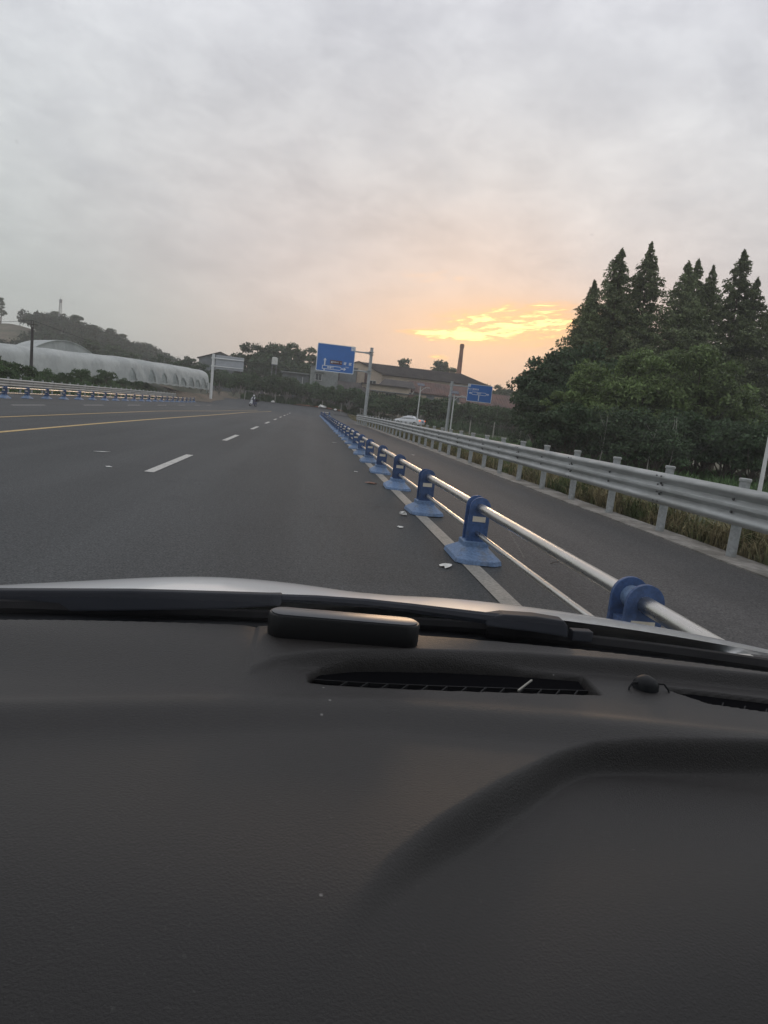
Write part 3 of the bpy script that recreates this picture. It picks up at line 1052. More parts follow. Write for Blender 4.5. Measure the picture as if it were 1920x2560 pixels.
flat(st, 'arrow', [[(-0.97, 0.56), (-0.92, 0.56), (-0.945, 0.61)]], -0.0395, 'rubber')

# sign seen from behind on the left
r2 = empty('road_sign', (-15.6, 112.0, gz(-15.6, 112)), label='road sign seen from its grey back, on a pale pole beside the earth bank', cat='road sign')
zg = gz(-15.6, 112)
b = B()
b.tube([(0, 0, -0.4), (0, 0, 7.75 - zg)], [0.22, 0.20], 16)
b.build('pole', M['pole_white'], r2, smooth=True)
for z in (7.10 - zg, 5.85 - zg):
    b = B()
    b.tube([(0.1, -0.05, z), (4.75, -0.05, z + 0.05)], [0.09, 0.07], 10)
    b.build('arm', M['pole_white'], r2, smooth=True)
    b = B()
    b.cyl((0, 0, z - 0.1), (0, 0, z + 0.1), 0.30, n=14)
    b.build('flange', M['pole_white'], r2, smooth=True)
b = B()
b.box((2.55, 0.16, 6.55 - zg), (4.35, 0.04, 2.15))
pb = b.build('sign_panel', M['sign_back'], r2)
for k in range(5):
    b = B()
    b.box((2.55, 0.125, 6.55 - zg - 0.9 + 0.45 * k), (4.3, 0.03, 0.05))
    b.build('stiffener', M['sign_back'], pb)


# ------------------------------------------------------------------ solar street lamps
def lamp(loc, h, rz, label, psize=0.8):
    r_ = empty('street_lamp', loc, rz, label=label, cat='street lamp', group='solar street lamps')
    b = B()
    b.tube([(0, 0, -0.2), (0, 0, h)], [0.075, 0.05], 12)
    b.build('pole', M['pole_white'], r_, smooth=True)
    b = B()
    b.box((0, 0, 0.03), (0.36, 0.36, 0.06))
    b.build('base_plate', M['concrete'], r_)
    b = B()
    b.tube([(0.03, 0, h - 0.55), (0.35, 0, h - 0.22), (0.62, 0, h - 0.10)], 0.03, 8)
    arm = b.build('arm', M['pole_white'], r_, smooth=True)
    b = B()
    b.box((0.78, 0, h - 0.08), (0.42, 0.16, 0.05))
    b.build('lamp_head', M['pole_white'], arm, bevel=0.012)
    b = B()
    mt = Matrix.Rotation(R(28), 3, 'X')
    b.box((0, -0.02, h + 0.16), (psize, psize * 0.75, 0.03), M=mt)
    b.build('solar_panel', M['solar'], r_)
    b = B()
    b.bar((0, 0, h - 0.1), (0, 0, h + 0.14), 0.06, 0.06, up=(0, 1, 0))
    b.build('panel_bracket', M['pole_white'], r_)
    return r_


lamp((11.44, 72.0, gz(11.44, 72)), 4.65 - gz(11.44, 72), 0.15, 'white solar street lamp standing in front of the white sedan')
lamp((12.62, 60.0, gz(12.62, 60)), 3.75 - gz(12.62, 60), 0.0, 'white solar street lamp close behind the pole of the two-way arrow sign', 0.7)
lamp((15.8, 22.0, gz(15.8, 22)), 1.9 + 2.3, 0.3, 'white street lamp pole behind the guard rail beside the round trees')

# ------------------------------------------------------------------ telegraph pole, mast, wires on the left
r_ = empty('telegraph_pole', (-25.6, 67.0, gz(-25.6, 67)), label='dark timber telegraph pole standing before the plastic greenhouse', cat='pole')
h = 6.25 - gz(-25.6, 67)
b = B()
b.tube([(0, 0, -0.3), (0, 0, h - 0.6)], [0.155, 0.115], 12)
b.build('shaft', M['wood_pole'], r_, smooth=True)
b = B()
b.tube([(0.07, 0, h - 0.7), (0.07, 0, h)], 0.03, 8)
b.tube([(-0.12, 0, h - 0.7), (-0.12, 0, h)], 0.03, 8)
b.build('insulator', M['wood_pole'], r_)
b = B()
b.bar((-0.5, 0, h - 0.35), (0.5, 0, h - 0.35), 0.05, 0.06)
b.build('crossarm', M['wood_pole'], r_)
b = B()
for s, (ex, ey, ez) in ((-1, (-30, 5, 1.5)), (1, (-4, 190, 3.0))):
    p0 = Vector((0, 0, h))
    p1 = Vector((ex, ey, h + ez))
    b.tube([p0.lerp(p1, t) - Vector((0, 0, 1.6 * 4 * t * (1 - t))) for t in np.linspace(0, 1, 14)], 0.016, 5)
b.build('wire', M['rubber'], r_)


def lattice(loc, h, w, label, name='lattice_mast'):
    r_ = empty(name, loc, label=label, cat='mast')
    for sx in (-1, 1):
        for sy in (-1, 1):
            b = B()
            b.bar((sx * w, sy * w, -1), (sx * w * 0.3, sy * w * 0.3, h), 0.14, 0.14, up=(0, 1, 0))
            b.build('leg', M['galv_post'], r_)
    for k in range(9):
        t0, t1 = k / 9, (k + 1) / 9
        w0, w1 = w * (1 - 0.7 * t0), w * (1 - 0.7 * t1)
        b = B()
        b.bar((-w0, -w0, h * t0), (w1, -w1, h * t1), 0.09, 0.09, up=(0, 1, 0))
        b.bar((w0, -w0, h * t0), (-w1, -w1, h * t1), 0.09, 0.09, up=(0, 1, 0))
        b.bar((-w1, -w1, h * t1), (w1, -w1, h * t1), 0.08, 0.08)
        b.build('brace', M['galv_post'], r_)
    b = B()
    for a in range(6):
        x, y = 0.55 * math.cos(a), 0.55 * math.sin(a)
        b.box((x, y, h - 0.6), (0.14, 0.14, 1.5))
        b.bar((0, 0, h - 0.6), (x, y, h - 0.6), 0.06, 0.06)
    b.tube([(0, 0, h - 0.5), (0, 0, h + 1.6)], 0.06, 6)
    b.build('antenna', M['sign_back'], r_)
    return r_


def hz(x, y):
    return float(hill_z(x, y))


lattice((-109.6, 316, hz(-109.6, 316)), 34.5 - hz(-109.6, 316), 0.9, 'lattice radio mast rising over the wood on the left hill')
b = B()
b.tube([(0, 0, -1), (0, 0, 7.2)], [0.55, 0.45], 10)
o = b.build('concrete_column', M['galv_post'], None, smooth=True, loc=(-126, 345, hz(-126, 345)))
tag(o, 'plain pale column standing on the bare hilltop', 'column')

# ------------------------------------------------------------------ greenhouses
A0, A1 = Vector((-34.6, 60.0, 0)), Vector((-19.7, 122.0, 0))
gd = (A1 - A0).normalized()
gn = Vector((gd.y, -gd.x, 0))          # towards the road
Lg = (A1 - A0).length
gr = empty('greenhouse', (A0.x, A0.y, 2.1), label='long pale plastic-film tunnel greenhouse on the bank above the guard rail', cat='greenhouse')
WG = 5.0
A0z = 2.1
ZB = lambda t: float(ground_z(-27.5, 60 + 62 * t)) - 2.1            # foot of the skin follows the terrace
ZR = lambda t: float(np.interp(t, [-0.5, 0.0, 0.35, 0.65, 1.0], [1.2, 1.55, 2.35, 3.05, 3.30]))   # ridge height above the empty
KW, KR = 8, 12                                                        # wall steps, roof steps


def prof_g(t, k):
    """skin point: k 0..KW up the roadside wall, then over the roof"""
    z0, zr = ZB(t), ZR(t)
    zw = z0 + (zr - z0) * 0.58
    if k <= KW:
        f = k / KW
        return WG / 2 - 0.25 * f * f, z0 + (zw - z0) * f
    a = math.pi * (k - KW) / KR
    return (WG / 2 - 0.25) * math.cos(a), zw + (zr - zw) * math.sin(a) ** 0.8


ARCH_T = [0.580, 0.668, 0.728, 0.790, 0.833, 0.884, 0.922, 0.964]
ARCH_H = [6.2, 6.8, 5.4, 6.4, 4.6, 6.0, 5.0, 6.4]
TT = np.linspace(-0.5, 1.0, 420)
KN = KW + KR
V, Fc = [], []
for i, t in enumerate(TT):
    for k in range(KN + 1):
        off, z = prof_g(t, k)
        zz = z + 0.008 * math.sin(t * 90 + k) * (k > KW)
        if k == 0:
            zz += 0.06 * math.sin(t * 160)
        if KW < k < KN:
            zz += 0.035 * math.sin(t * 23 + 1) + 0.02 * math.sin(t * 57)
        off += 0.03 * math.sin(t * 140 + 0.7 * k) * (k <= KW) * (t > 0.55)
        p = gd * (t * Lg) + gn * off
        V.append((p.x, p.y, zz))
AW = 0.016
for i in range(len(TT) - 1):
    t = (TT[i] + TT[i + 1]) / 2
    for k in range(KN):
        hole_ = False
        for at_, ah_ in zip(ARCH_T, ARCH_H):
            dt = abs(t - at_) / (AW * (0.7 + ah_ / 16))
            if dt < 1 and 1 <= k < 1 + ah_ * (1 - dt ** 2) ** 0.7:
                hole_ = True
        if not hole_:
            a = i * (KN + 1) + k
            Fc.append((a, a + 1, a + KN + 2, a + KN + 1))
skin = link_mesh('film_cover', mesh('film_cover', V, Fc, M['film'], True), gr)
for at_ in ARCH_T:
    V, Fc = [], []
    for i in range(9):
        t = at_ - 1.3 * AW + 2.6 * AW * i / 8
        for k in range(KW + 1):
            off, z = prof_g(t, k)
            p = gd * (t * Lg) + gn * (off - 0.16 - 0.07 * math.sin(i * 1.9 + 0.3 * k))
            V.append((p.x, p.y, z + 0.05))
    for i in range(8):
        for k in range(KW):
            a = i * (KW + 1) + k
            Fc.append((a, a + 1, a + KW + 2, a + KW + 1))
    link_mesh('vent_film', mesh('vent_film', V, Fc, M['film_thin'], True), gr)
for t in np.linspace(-0.5, 1.0, 31):
    b = B()
    b.tube([tuple(gd * (t * Lg) + gn * (prof_g(t, k)[0] * 0.965) + Vector((0, 0, prof_g(t, k)[1] - 0.10))) for k in range(KN + 1)], 0.03, 5)
    b.build('hoop', M['galv_post'], gr)
for t in (0.985, 1.0):
    p = gd * (t * Lg) + gn * (WG / 2)
    b = B()
    b.tube([(p.x, p.y, -0.5), (p.x, p.y, 1.2)], 0.10, 6)
    b.build('film_bundle', M['film_thin'], gr)
# open arched shelter roof behind
ar = empty('arched_shelter', (-38.0, 107, 1.95), R(38), scale=(0.86, 0.80, 0.98), label='white barrel-roofed shelter on posts behind the long greenhouse', cat='shelter')
b = B()
rings = []
for yy in (-6.5, 6.0):
    up = [(-4.7 + 9.4 * k / 20, yy + 0.0, 3.25 + 1.55 * math.sin(math.pi * k / 20) ** 0.85) for k in range(21)]
    rings.append(up + [(x, y, z - 0.10) for x, y, z in reversed(up)])
b.loft(rings)
b.build('barrel_roof', M['film'], ar, smooth=True)
b = B()
b.prism([(-4.7 + 9.4 * k / 20, 3.22 + 1.50 * math.sin(math.pi * k / 20) ** 0.85) for k in range(21)], -6.3, -6.25)
b.build('gable_film', M['film'], ar)
b = B()
b.box((0, -6.4, 3.18), (9.5, 0.12, 0.14))
b.build('eaves_beam', M['galv_post'], ar)
for k in range(5):
    b = B()
    b.tube([(-4.5 + 2.25 * k, -6.4, -0.3), (-4.5 + 2.25 * k, -6.4, 3.15)], 0.07, 8)
    b.build('post', M['galv_post'], ar)


# ------------------------------------------------------------------ foliage generators
def leaf_quads(C, size, up=0.3, aspect=0.55, rg=rng, droop=None):
    """diamond leaves at centres C, random tilt; returns (n*4,3)"""
    n = len(C)
    u_ = rg.normal(size=(n, 3))
    if droop is not None:
        u_ = u_ * 0.6 + droop
    u_ /= np.linalg.norm(u_, axis=1, keepdims=True)
    w_ = rg.normal(size=(n, 3))
    w_[:, 2] *= 1 - up
    w_ -= (w_ * u_).sum(1, keepdims=True) * u_
    w_ /= np.linalg.norm(w_, axis=1, keepdims=True) + 1e-9
    s = size * rg.uniform(0.6, 1.3, (n, 1))
    V = np.stack([C - u_ * s * 0.6, C + w_ * s * aspect * 0.5, C + u_ * s * 0.6, C - w_ * s * aspect * 0.5], 1)
    return V.reshape(-1, 3)


def limb_tube(b, p0, p1, r0_, r1_, bend=0.15, n=5):
    p0, p1 = Vector(p0), Vector(p1)
    j = Vector((random.uniform(-1, 1), random.uniform(-1, 1), random.uniform(-0.3, 0.6))) * bend * (p1 - p0).length
    pts_ = [p0.lerp(p1, t) + j * (4 * t * (1 - t)) for t in np.linspace(0, 1, 4)]
    b.tube(pts_, [r0_ + (r1_ - r0_) * t for t in np.linspace(0, 1, 4)], n)
    return pts_


def redwood(h, rad, n, size, seed):
    rg = np.random.default_rng(seed)
    random.seed(seed)
    b = B()
    b.tube([(0, 0, -0.3), (0.05, 0, h * 0.5), (0, 0.05, h * 0.97)], [0.26, 0.14, 0.02], 8)
    nb = 620
    Cs, Dr = [], []
    tt = rg.uniform(0.02, 1.0, nb) ** 0.85
    lump = rg.uniform(0.72, 1.15, 40)
    for i in range(nb):
        t = tt[i]
        az = rg.uniform(0, 2 * math.pi)
        L = (rad * min(1.0, (1 - t) / 0.72) ** 0.93 + 0.05) * rg.uniform(0.35, 1.22) * (1 + 0.16 * math.sin(az * 2 + t * 9 + lump[0] * 20) + 0.10 * math.sin(t * 31 + az))
        m = int(n / nb * (0.14 + 1.35 * min(1.0, (1 - t) / 0.7))) + 4
        s = rg.uniform(0.12, 1.0, m) ** 0.65
        z0 = h * (0.03 + 0.985 * t)
        rise = 0.34 * L
        x = s * L
        zz = z0 + rise * np.sin(s * 1.7) - 0.22 * L * s ** 2
        wob = rg.normal(0, 0.03 + 0.07 * L * s, m)
        P = np.stack([x * math.cos(az) - wob * math.sin(az), x * math.sin(az) + wob * math.cos(az), zz + rg.normal(0, 0.06, m) - np.abs(rg.normal(0, 0.16, m)) * s], 1)
        Cs.append(P)
        Dr.append(np.tile([math.cos(az) * 0.8, math.sin(az) * 0.8, -0.35], (m, 1)))
        if i % 8 == 0 and t < 0.9:
            limb_tube(b, (0, 0, z0), (L * 0.75 * math.cos(az), L * 0.75 * math.sin(az), z0 + rise * 0.9), 0.04 * (1 - t) + 0.012, 0.008, 0.05, 4)
    C = np.concatenate(Cs)
    crown = quads_mesh('crown', leaf_quads(C, size, 0.2, 0.5, rg, np.concatenate(Dr) * 1.0), M['leaf_redwood'])
    return b.mesh('trunk', M['bark'], smooth=True), crown


def broadleaf(h, rx, trunk_h, nclump, nleaf, size, seed, m='leaf_broad', tr='bark', clump_r=0.9, flat_=0.8, inner=0.25, skirt=0.0):
    rg = np.random.default_rng(seed)
    random.seed(seed)
    b = B()
    cz = trunk_h + (h - trunk_h) * 0.5
    rz = (h - trunk_h) * 0.5
    b.tube([(0, 0, -0.25), (rg.normal(0, 0.05), rg.normal(0, 0.05), trunk_h * 0.6), (0, 0, cz)], [0.05 * h ** 0.6 + 0.03, 0.045 * h ** 0.6, 0.02 * h ** 0.6], 7)
    Cs = []
    for i in range(nclump):
        d = rg.normal(size=3)
        d /= np.linalg.norm(d)
        if d[2] < -0.45 + skirt * -0.5:
            d[2] *= -0.4
        f = 1.0 if rg.random() > inner else rg.uniform(0.3, 0.8)
        f *= rg.uniform(0.72, 1.08)
        c = np.array([d[0] * rx * f, d[1] * rx * f, cz + d[2] * rz * f])
        cr = clump_r * rg.uniform(0.6, 1.25)
        k = int(nleaf / nclump)
        e = rg.normal(size=(k, 3))
        e /= np.linalg.norm(e, axis=1, keepdims=True)
        e[:, 2] = np.where(e[:, 2] < -0.3, -e[:, 2] * 0.5, e[:, 2])
        rr = cr * rg.uniform(0.45, 1.0, (k, 1)) ** 0.6
        P = c + e * rr * np.array([1, 1, flat_])
        P[:, 2] = np.maximum(P[:, 2], 0.15)
        Cs.append(P)
        if i % 3 == 0:
            limb_tube(b, (0, 0, trunk_h * rg.uniform(0.5, 1.1)), tuple(c), 0.018 * h ** 0.7, 0.006, 0.12, 4)
    C = np.concatenate(Cs)
    return b.mesh('trunk', M[tr], smooth=True), quads_mesh('crown', leaf_quads(C, size, 0.35, 0.6, rg), M[m])


def plant(name, meshes, loc, rz, sc, label, cat, group=None, tilt=None, crown='crown', stem='trunk'):
    r_ = empty(name, loc, rz, label, cat, group, sc, tilt)
    link_mesh(stem, meshes[0], r_)
    link_mesh(crown, meshes[1], r_)
    return r_


# dawn redwoods on the right
RW = [redwood(16.5, (4.5, 3.9, 4.7, 4.1)[i], 36000, 0.22, 100 + i) for i in range(4)]
spots = [(21.4, 54.5, 13.0, .95), (22.4, 56.0, 14.2, 1.0), (24.0, 55.0, 16.6, 1.0), (25.2, 57.5, 14.8, 1.0), (26.5, 55.0, 17.4, 0.95), (27.8, 57.0, 12.5, 1.1),
         (29.9, 55.2, 16.4, 1.05), (31.0, 56.0, 17.0, 0.9), (32.4, 55.6, 16.6, 0.85), (34.6, 55.0, 18.0, 1.0), (36.3, 55.4, 16.0, 0.9), (38.4, 56.0, 15.5, 1.0)]
for i, (x, y, hh, ws) in enumerate(spots):
    zg = gz(x, y)
    k = (hh - zg) / 16.85
    plant('dawn_redwood', RW[i % 4], (x, y, zg), i * 2.4, (k * ws, k * ws, k), tilt=(random.uniform(-.015, .015), random.uniform(-.02, .03)), label='tall pointed dawn redwood in the row behind the round trees', cat='tree', group='dawn redwoods in a row')

# round broadleaf trees and undergrowth in front of them
BL = [broadleaf(7.0, 3.4, 0.9, 62, 19000, 0.21, 200, clump_r=0.92, inner=0.12), broadleaf(6.2, 3.0, 0.6, 52, 16000, 0.20, 201, clump_r=0.86, inner=0.12),
      broadleaf(6.5, 2.7, 0.8, 50, 11000, 0.22, 202, m='leaf_dark', clump_r=0.8), broadleaf(3.2, 2.0, 0.2, 34, 7000, 0.18, 203, m='leaf_dark', clump_r=0.7)]
for i, (x, y, k, s) in enumerate([(18.4, 42.0, 1, 0.98), (20.7, 41.0, 0, 1.0), (23.2, 41.0, 0, 1.08), (25.6, 41.5, 1, 1.0), (27.6, 41.5, 1, 0.78), (16.8, 44.5, 1, 0.66)]):
    plant('camphor_tree', BL[k], (x, y, gz(x, y) - 0.1), i * 1.9, s, 'round leafy green tree growing in front of the redwoods', 'tree', 'round trees before the redwoods')
for i, (x, y, k, s) in enumerate([(16.9, 48.5, 2, 0.80), (18.2, 50.5, 2, 1.0), (19.4, 52.5, 2, 1.22), (20.8, 53.5, 2, 1.35)]):
    plant('feathery_tree', BL[k], (x, y, gz(x, y) - 0.1), i * 1.3, s, 'dark loose-crowned tree at the sunset end of the redwood row', 'tree', 'loose dark trees by the redwoods')
for i in range(15):
    x = 13.2 + i * 1.1 + random.uniform(-0.3, 0.3)
    y = 37.5 + random.uniform(-1.5, 1.5) - 0.25 * i
    plant('shrub', BL[3], (x, y, gz(x, y) - 0.1), i * 1.1, random.uniform(0.75, 1.15), 'dark shrub in the thicket behind the near guard rail', 'shrub', 'shrubs of the roadside thicket', stem='stem', crown='foliage')
for i, (x, y, hh) in enumerate([(15.5, 34.8, 3.0), (18.0, 34.2, 2.6), (18.9, 34.0, 3.3)]):
    r_ = empty('dead_stem', (x, y, gz(x, y) - 0.05), 0, 'bare pale dead stem standing in front of the dark thicket', 'stem', 'bare pale stems by the thicket')
    b = B()
    random.seed(300 + i)
    limb_tube(b, (0, 0, -0.1), (0.15, 0, hh), 0.035, 0.012, 0.06)
    b.build('stalk', M['bark_pale'], r_)
    b = B()
    for k in range(4):
        z = hh * (0.4 + 0.14 * k)
        limb_tube(b, (0.05, 0, z), (random.uniform(-0.6, 0.6), random.uniform(-0.3, 0.3), z + 0.7), 0.014, 0.004, 0.1, 4)
    b.build('twig', M['bark_pale'], r_)

# citrus orchard beyond the junction
CT = [broadleaf(3.9, 1.85, 0.35, 48, 4600, 0.24, 400 + i, m='leaf_citrus', tr='bark_pale', clump_r=0.62) for i in range(4)]
random.seed(5)
k = 0
for row, (yy, x0, x1, st_) in enumerate(((123.5, -9.5, 13, 2.7), (128, -16, 22, 3.0), (132.5, -24, 34, 3.3))):
    x = x0
    while x < x1:
        y = yy + random.uniform(-0.6, 0.6) - max(0, x - 6) * 0.55
        xx = x + random.uniform(-0.4, 0.4)
        if not (-20 < xx + 0.18 * (yy - 119) < -11.5) or row == 2:
            plant('citrus_tree', CT[k % 4], (xx, y, gz(xx, y) - 0.05), k * 1.7, random.uniform(0.88, 1.14), 'dark green citrus tree with a pale trunk in the orchard', 'tree', 'orchard of citrus trees')
        k += 1
        x += st_
for i in range(26):
    x = 13.5 + (i % 13) * 2.1 + 0.8 * (i // 13)
    y = 103 - 1.35 * (i % 13) + 5 * (i // 13) + random.uniform(-1, 1)
    plant('citrus_tree', CT[i % 4], (x, y + 6, gz(x, y + 6) - 0.05), i, random.uniform(0.95, 1.15), 'dark green citrus tree with a pale trunk in the orchard', 'tree', 'orchard of citrus trees')
# fence stakes
for i, (x, y, hh) in enumerate([(2.2, 119.6, 1.4), (5.4, 116.8, 1.5), (8.4, 113, 1.5), (11.0, 108, 1.4), (13.6, 104, 1.6), (16.2, 99, 1.8), (18.6, 92, 1.9), (20.6, 86, 2.1), (21.8, 79, 2.2), (23.2, 73, 2.1), (-6.0, 121.6, 1.5), (-11.2, 121.4, 1.5)]):
    b = B()
    b.bar((0, 0, -0.2), (random.uniform(-0.08, 0.08), 0, hh), 0.13, 0.13, up=(0, 1, 0), w1=0.10, h1=0.10)
    tag(b.build('fence_stake', M['bark_pale'], None, loc=(x, y, gz(x, y))), 'thin pale concrete stake in the line before the orchard', 'stake', 'stakes along the orchard edge')

# bushes on the left bank
LB = [broadleaf(1.9, 1.25, 0.1, 26, 3600, 0.17, 500, m='leaf_bush', clump_r=0.5), broadleaf(1.7, 1.05, 0.1, 22, 3200, 0.15, 501, m='leaf_bush', clump_r=0.42)]
for i, (x, y, k, s) in enumerate([(-23.5, 55, 0, 0.95), (-24.6, 58, 0, 1.05), (-24.4, 62, 1, 0.9), (-24.2, 66.5, 0, .72), (-23.8, 71, 1, .75), (-24.0, 76, 1, 0.95), (-23.6, 80.0, 0, 0.62), (-23.9, 84.5, 1, 0.98), (-23.4, 90, 0, 0.65), (-23.1, 96, 1, 0.7), (-23.0, 101, 0, 0.6)]):
    plant('bank_bush', LB[k], (x, y, gz(x, y) - 0.15), i * 1.4, s, 'green bush on the bank between the guard rail and the greenhouse', 'bush', 'bushes on the left bank', stem='stem', crown='foliage')


# tall reed-like plants among them
def reeds(n, h, seed, m):
    rg = np.random.default_rng(seed)
    P = []
    for i in range(n):
        x, y = rg.normal(0, 0.7), rg.normal(0, 0.5)
        L = h * rg.uniform(0.6, 1.2)
        az = rg.uniform(0, 2 * math.pi)
        lean = rg.uniform(0.15, 0.7)
        w = 0.04
        prev = np.array([x, y, 0.0])
        dirv = np.array([math.cos(az) * lean, math.sin(az) * lean, 1.0])
        side_ = np.array([-math.sin(az), math.cos(az), 0]) * w
        for s in range(3):
            nxt = prev + dirv / np.linalg.norm(dirv) * L / 3
            w0, w1 = 1 - s / 3.2, 1 - (s + 1) / 3.05
            P += [prev - side_ * w0, prev + side_ * w0, nxt + side_ * w1, nxt - side_ * w1]
            prev = nxt
            dirv = dirv + np.array([math.cos(az) * 0.35, math.sin(az) * 0.35, -0.35])
    return quads_mesh('blades', np.array(P), m)


RD = [reeds(120, 1.9, 510 + i, M['leaf_bush']) for i in range(2)]
for i, (x, y, s) in enumerate([(-23.6, 53.5, 1.0), (-24.2, 57.0, 1.1), (-24.5, 60.5, 1.0), (-24.3, 64.5, 1.1), (-24.0, 68.5, 0.95), (-23.9, 73.5, 0.8), (-23.6, 50.5, 1.0)]):
    o = link_mesh('reed_clump', RD[i % 2], None, (x, y, gz(x, y) - 0.1), (0, 0, i * 1.2))
    o.scale = (s * 0.8, s * 0.8, s * 0.72)
    tag(o, 'clump of tall arching reeds on the bank behind the far guard rail', 'reeds', 'reed clumps on the left bank')

# trees in the middle distance
MD = [broadleaf(11.5, 5.2, 1.5, 60, 9000, 0.55, 600, m='leaf_dark', clump_r=1.5), broadleaf(10.5, 4.4, 1.2, 50, 8000, 0.55, 601, m='leaf_dark', clump_r=1.3)]
for i, (x, y, k, s) in enumerate([(-13.0, 166, 0, 1.0), (-8.6, 168, 0, 1.05), (-5.2, 170, 1, 1.12), (-1.8, 170, 1, 1.08), (-12.0, 158, 1, 0.72), (-7.4, 158, 1, 0.70), (-3.4, 160, 1, 0.66), (1.2, 168, 1, 0.82)]):
    plant('banyan_tree', MD[k], (x, y, gz(x, y) - 0.1), i * 1.3, s, 'full dark green tree in the clump behind the low grey sheds', 'tree', 'tree clump behind the sheds')
for i, (x, y, k, s) in enumerate([(-31, 178, 1, 0.6), (-25, 160, 1, 0.45), (-36, 172, 1, 0.55), (-42, 168, 0, 0.5), (-20, 150, 1, 0.42), (-28, 150, 1, 0.42), (-52, 190, 0, 0.7), (-60, 195, 1, 0.8), (-24, 142, 1, 0.38)]):
    plant('hedgerow_tree', MD[k], (x, y, gz(x, y) - 0.2), i * 0.9, s, 'low dark tree in the hedgerow between greenhouse and grey hall', 'tree', 'hedgerow trees left of the junction')


def eucalyptus(h, seed):
    rg = np.random.default_rng(seed)
    random.seed(seed)
    b = B()
    b.tube([(0, 0, -0.5), (0.3, 0, h * 0.5), (0.1, 0.2, h * 0.9)], [0.28, 0.17, 0.04], 6)
    Cs = []
    for i in range(24):
        z = h * rg.uniform(0.34, 0.98)
        rr = h * 0.17 * (1.25 - z / h) + 0.35
        a = rg.uniform(0, 6.28)
        c = np.array([math.cos(a) * rr * rg.uniform(0.2, 1), math.sin(a) * rr * rg.uniform(0.2, 1), z])
        limb_tube(b, (0.15, 0, z - h * 0.12), tuple(c), 0.06, 0.02, 0.1, 4)
        e = rg.normal(size=(130, 3))
        e /= np.linalg.norm(e, axis=1, keepdims=True)
        Cs.append(c + e * (h * 0.062 * rg.uniform(0.55, 1.4)) * rg.uniform(0.2, 1.1, (130, 1)) * np.array([1.1, 1.1, 0.8]))
    return b.mesh('trunk', M['bark'], smooth=True), quads_mesh('crown', leaf_quads(np.concatenate(Cs), 0.45, 0.3, 0.55, rg), M['leaf_dark'])


EU = [eucalyptus(12.0, 700 + i) for i in range(4)]
for i, (x, y, top) in enumerate([(29.5, 228, 20.6), (32.6, 232, 18.0), (40.0, 226, 18.6), (42.6, 230, 21.2), (45.2, 228, 19.6)]):
    s = (top - 3.5) / 12.0
    plant('eucalyptus_tree', EU[i % 4], (x, y, 2.8), i * 2.0, (s * 1.35, s * 1.35, s), 'eucalyptus tree with clumped crown showing above the long barn roof', 'tree', 'eucalyptus trees behind the barns')
for i, (x, y, s) in enumerate([(53.5, 205, 0.98), (57.5, 206, 1.0), (61.0, 208, 0.95), (66, 210, 0.85), (49, 204, 0.7)]):
    plant('shade_tree', MD[i % 2], (x, y, 2.0), i * 1.1, s, 'hazy broad tree at the foot of the brick chimney', 'tree', 'trees by the chimney')
for i, (x, y, top) in enumerate([(-134.6, 318, 33.0), (-114.5, 322, 31.0), (-110.8, 321, 31.0), (-106.5, 322, 31.2), (-102.5, 321, 30.0), (-98.5, 322, 28.2), (-94.5, 321, 27.6), (-90.0, 322, 26.3), (-85.5, 321, 25.0), (-81, 322, 23.6), (-76.5, 321, 22.4), (-72, 322, 21.4), (-68, 321, 19.6), (-64, 320, 17.6)]):
    zb = hz(x, y)
    s = max(0.45, (top - zb) / 12.0)
    plant('ridge_tree', EU[i % 4], (x + (1.1 * math.sin(i * 2.7) if i else 0), y, zb - (1.6 if i else 0.3)), i * 1.1, (s * (1.75 if i else 1.15), s * (1.75 if i else 1.15), s * (0.97 + 0.10 * math.sin(i * 1.9))), 'tall thin-crowned tree standing out on the ridge of the left hill' if i else 'lone thin tree on the bare left hilltop apart from the wood', 'tree', 'trees on the hill ridge' if i else None)
# the wood covering the slope reads as one mass
rg = np.random.default_rng(77)
Cs = []
cnt = 0
while cnt < 1500:
    x, y = rg.uniform(-122, -36), rg.uniform(212, 335)
    if x < -100 and y < 285:
        continue
    if x < -112 and y < 305:
        continue
    zb = hz(x, y)
    hh = rg.uniform(4.5, 9.0) * (0.8 if y < 240 else 1.0) 
    r0_ = rg.uniform(1.8, 3.0)
    e = rg.normal(size=(120, 3))
    e /= np.linalg.norm(e, axis=1, keepdims=True)
    e[:, 2] = np.abs(e[:, 2]) * 1.0 - 0.25 * (rg.random(120) < 0.4)
    Cs.append(np.array([x, y, zb + hh * 0.55]) + e * np.array([r0_, r0_, hh * 0.45]) * rg.uniform(0.7, 1.05, (120, 1)))
    cnt += 1
o = link_mesh('hill_wood', quads_mesh('hill_wood', leaf_quads(np.concatenate(Cs), 0.75, 0.4, 0.7, rg), M['leaf_far']))
tag(o, 'hazy dark wood covering the slope of the left hill', 'wood', kind='stuff')
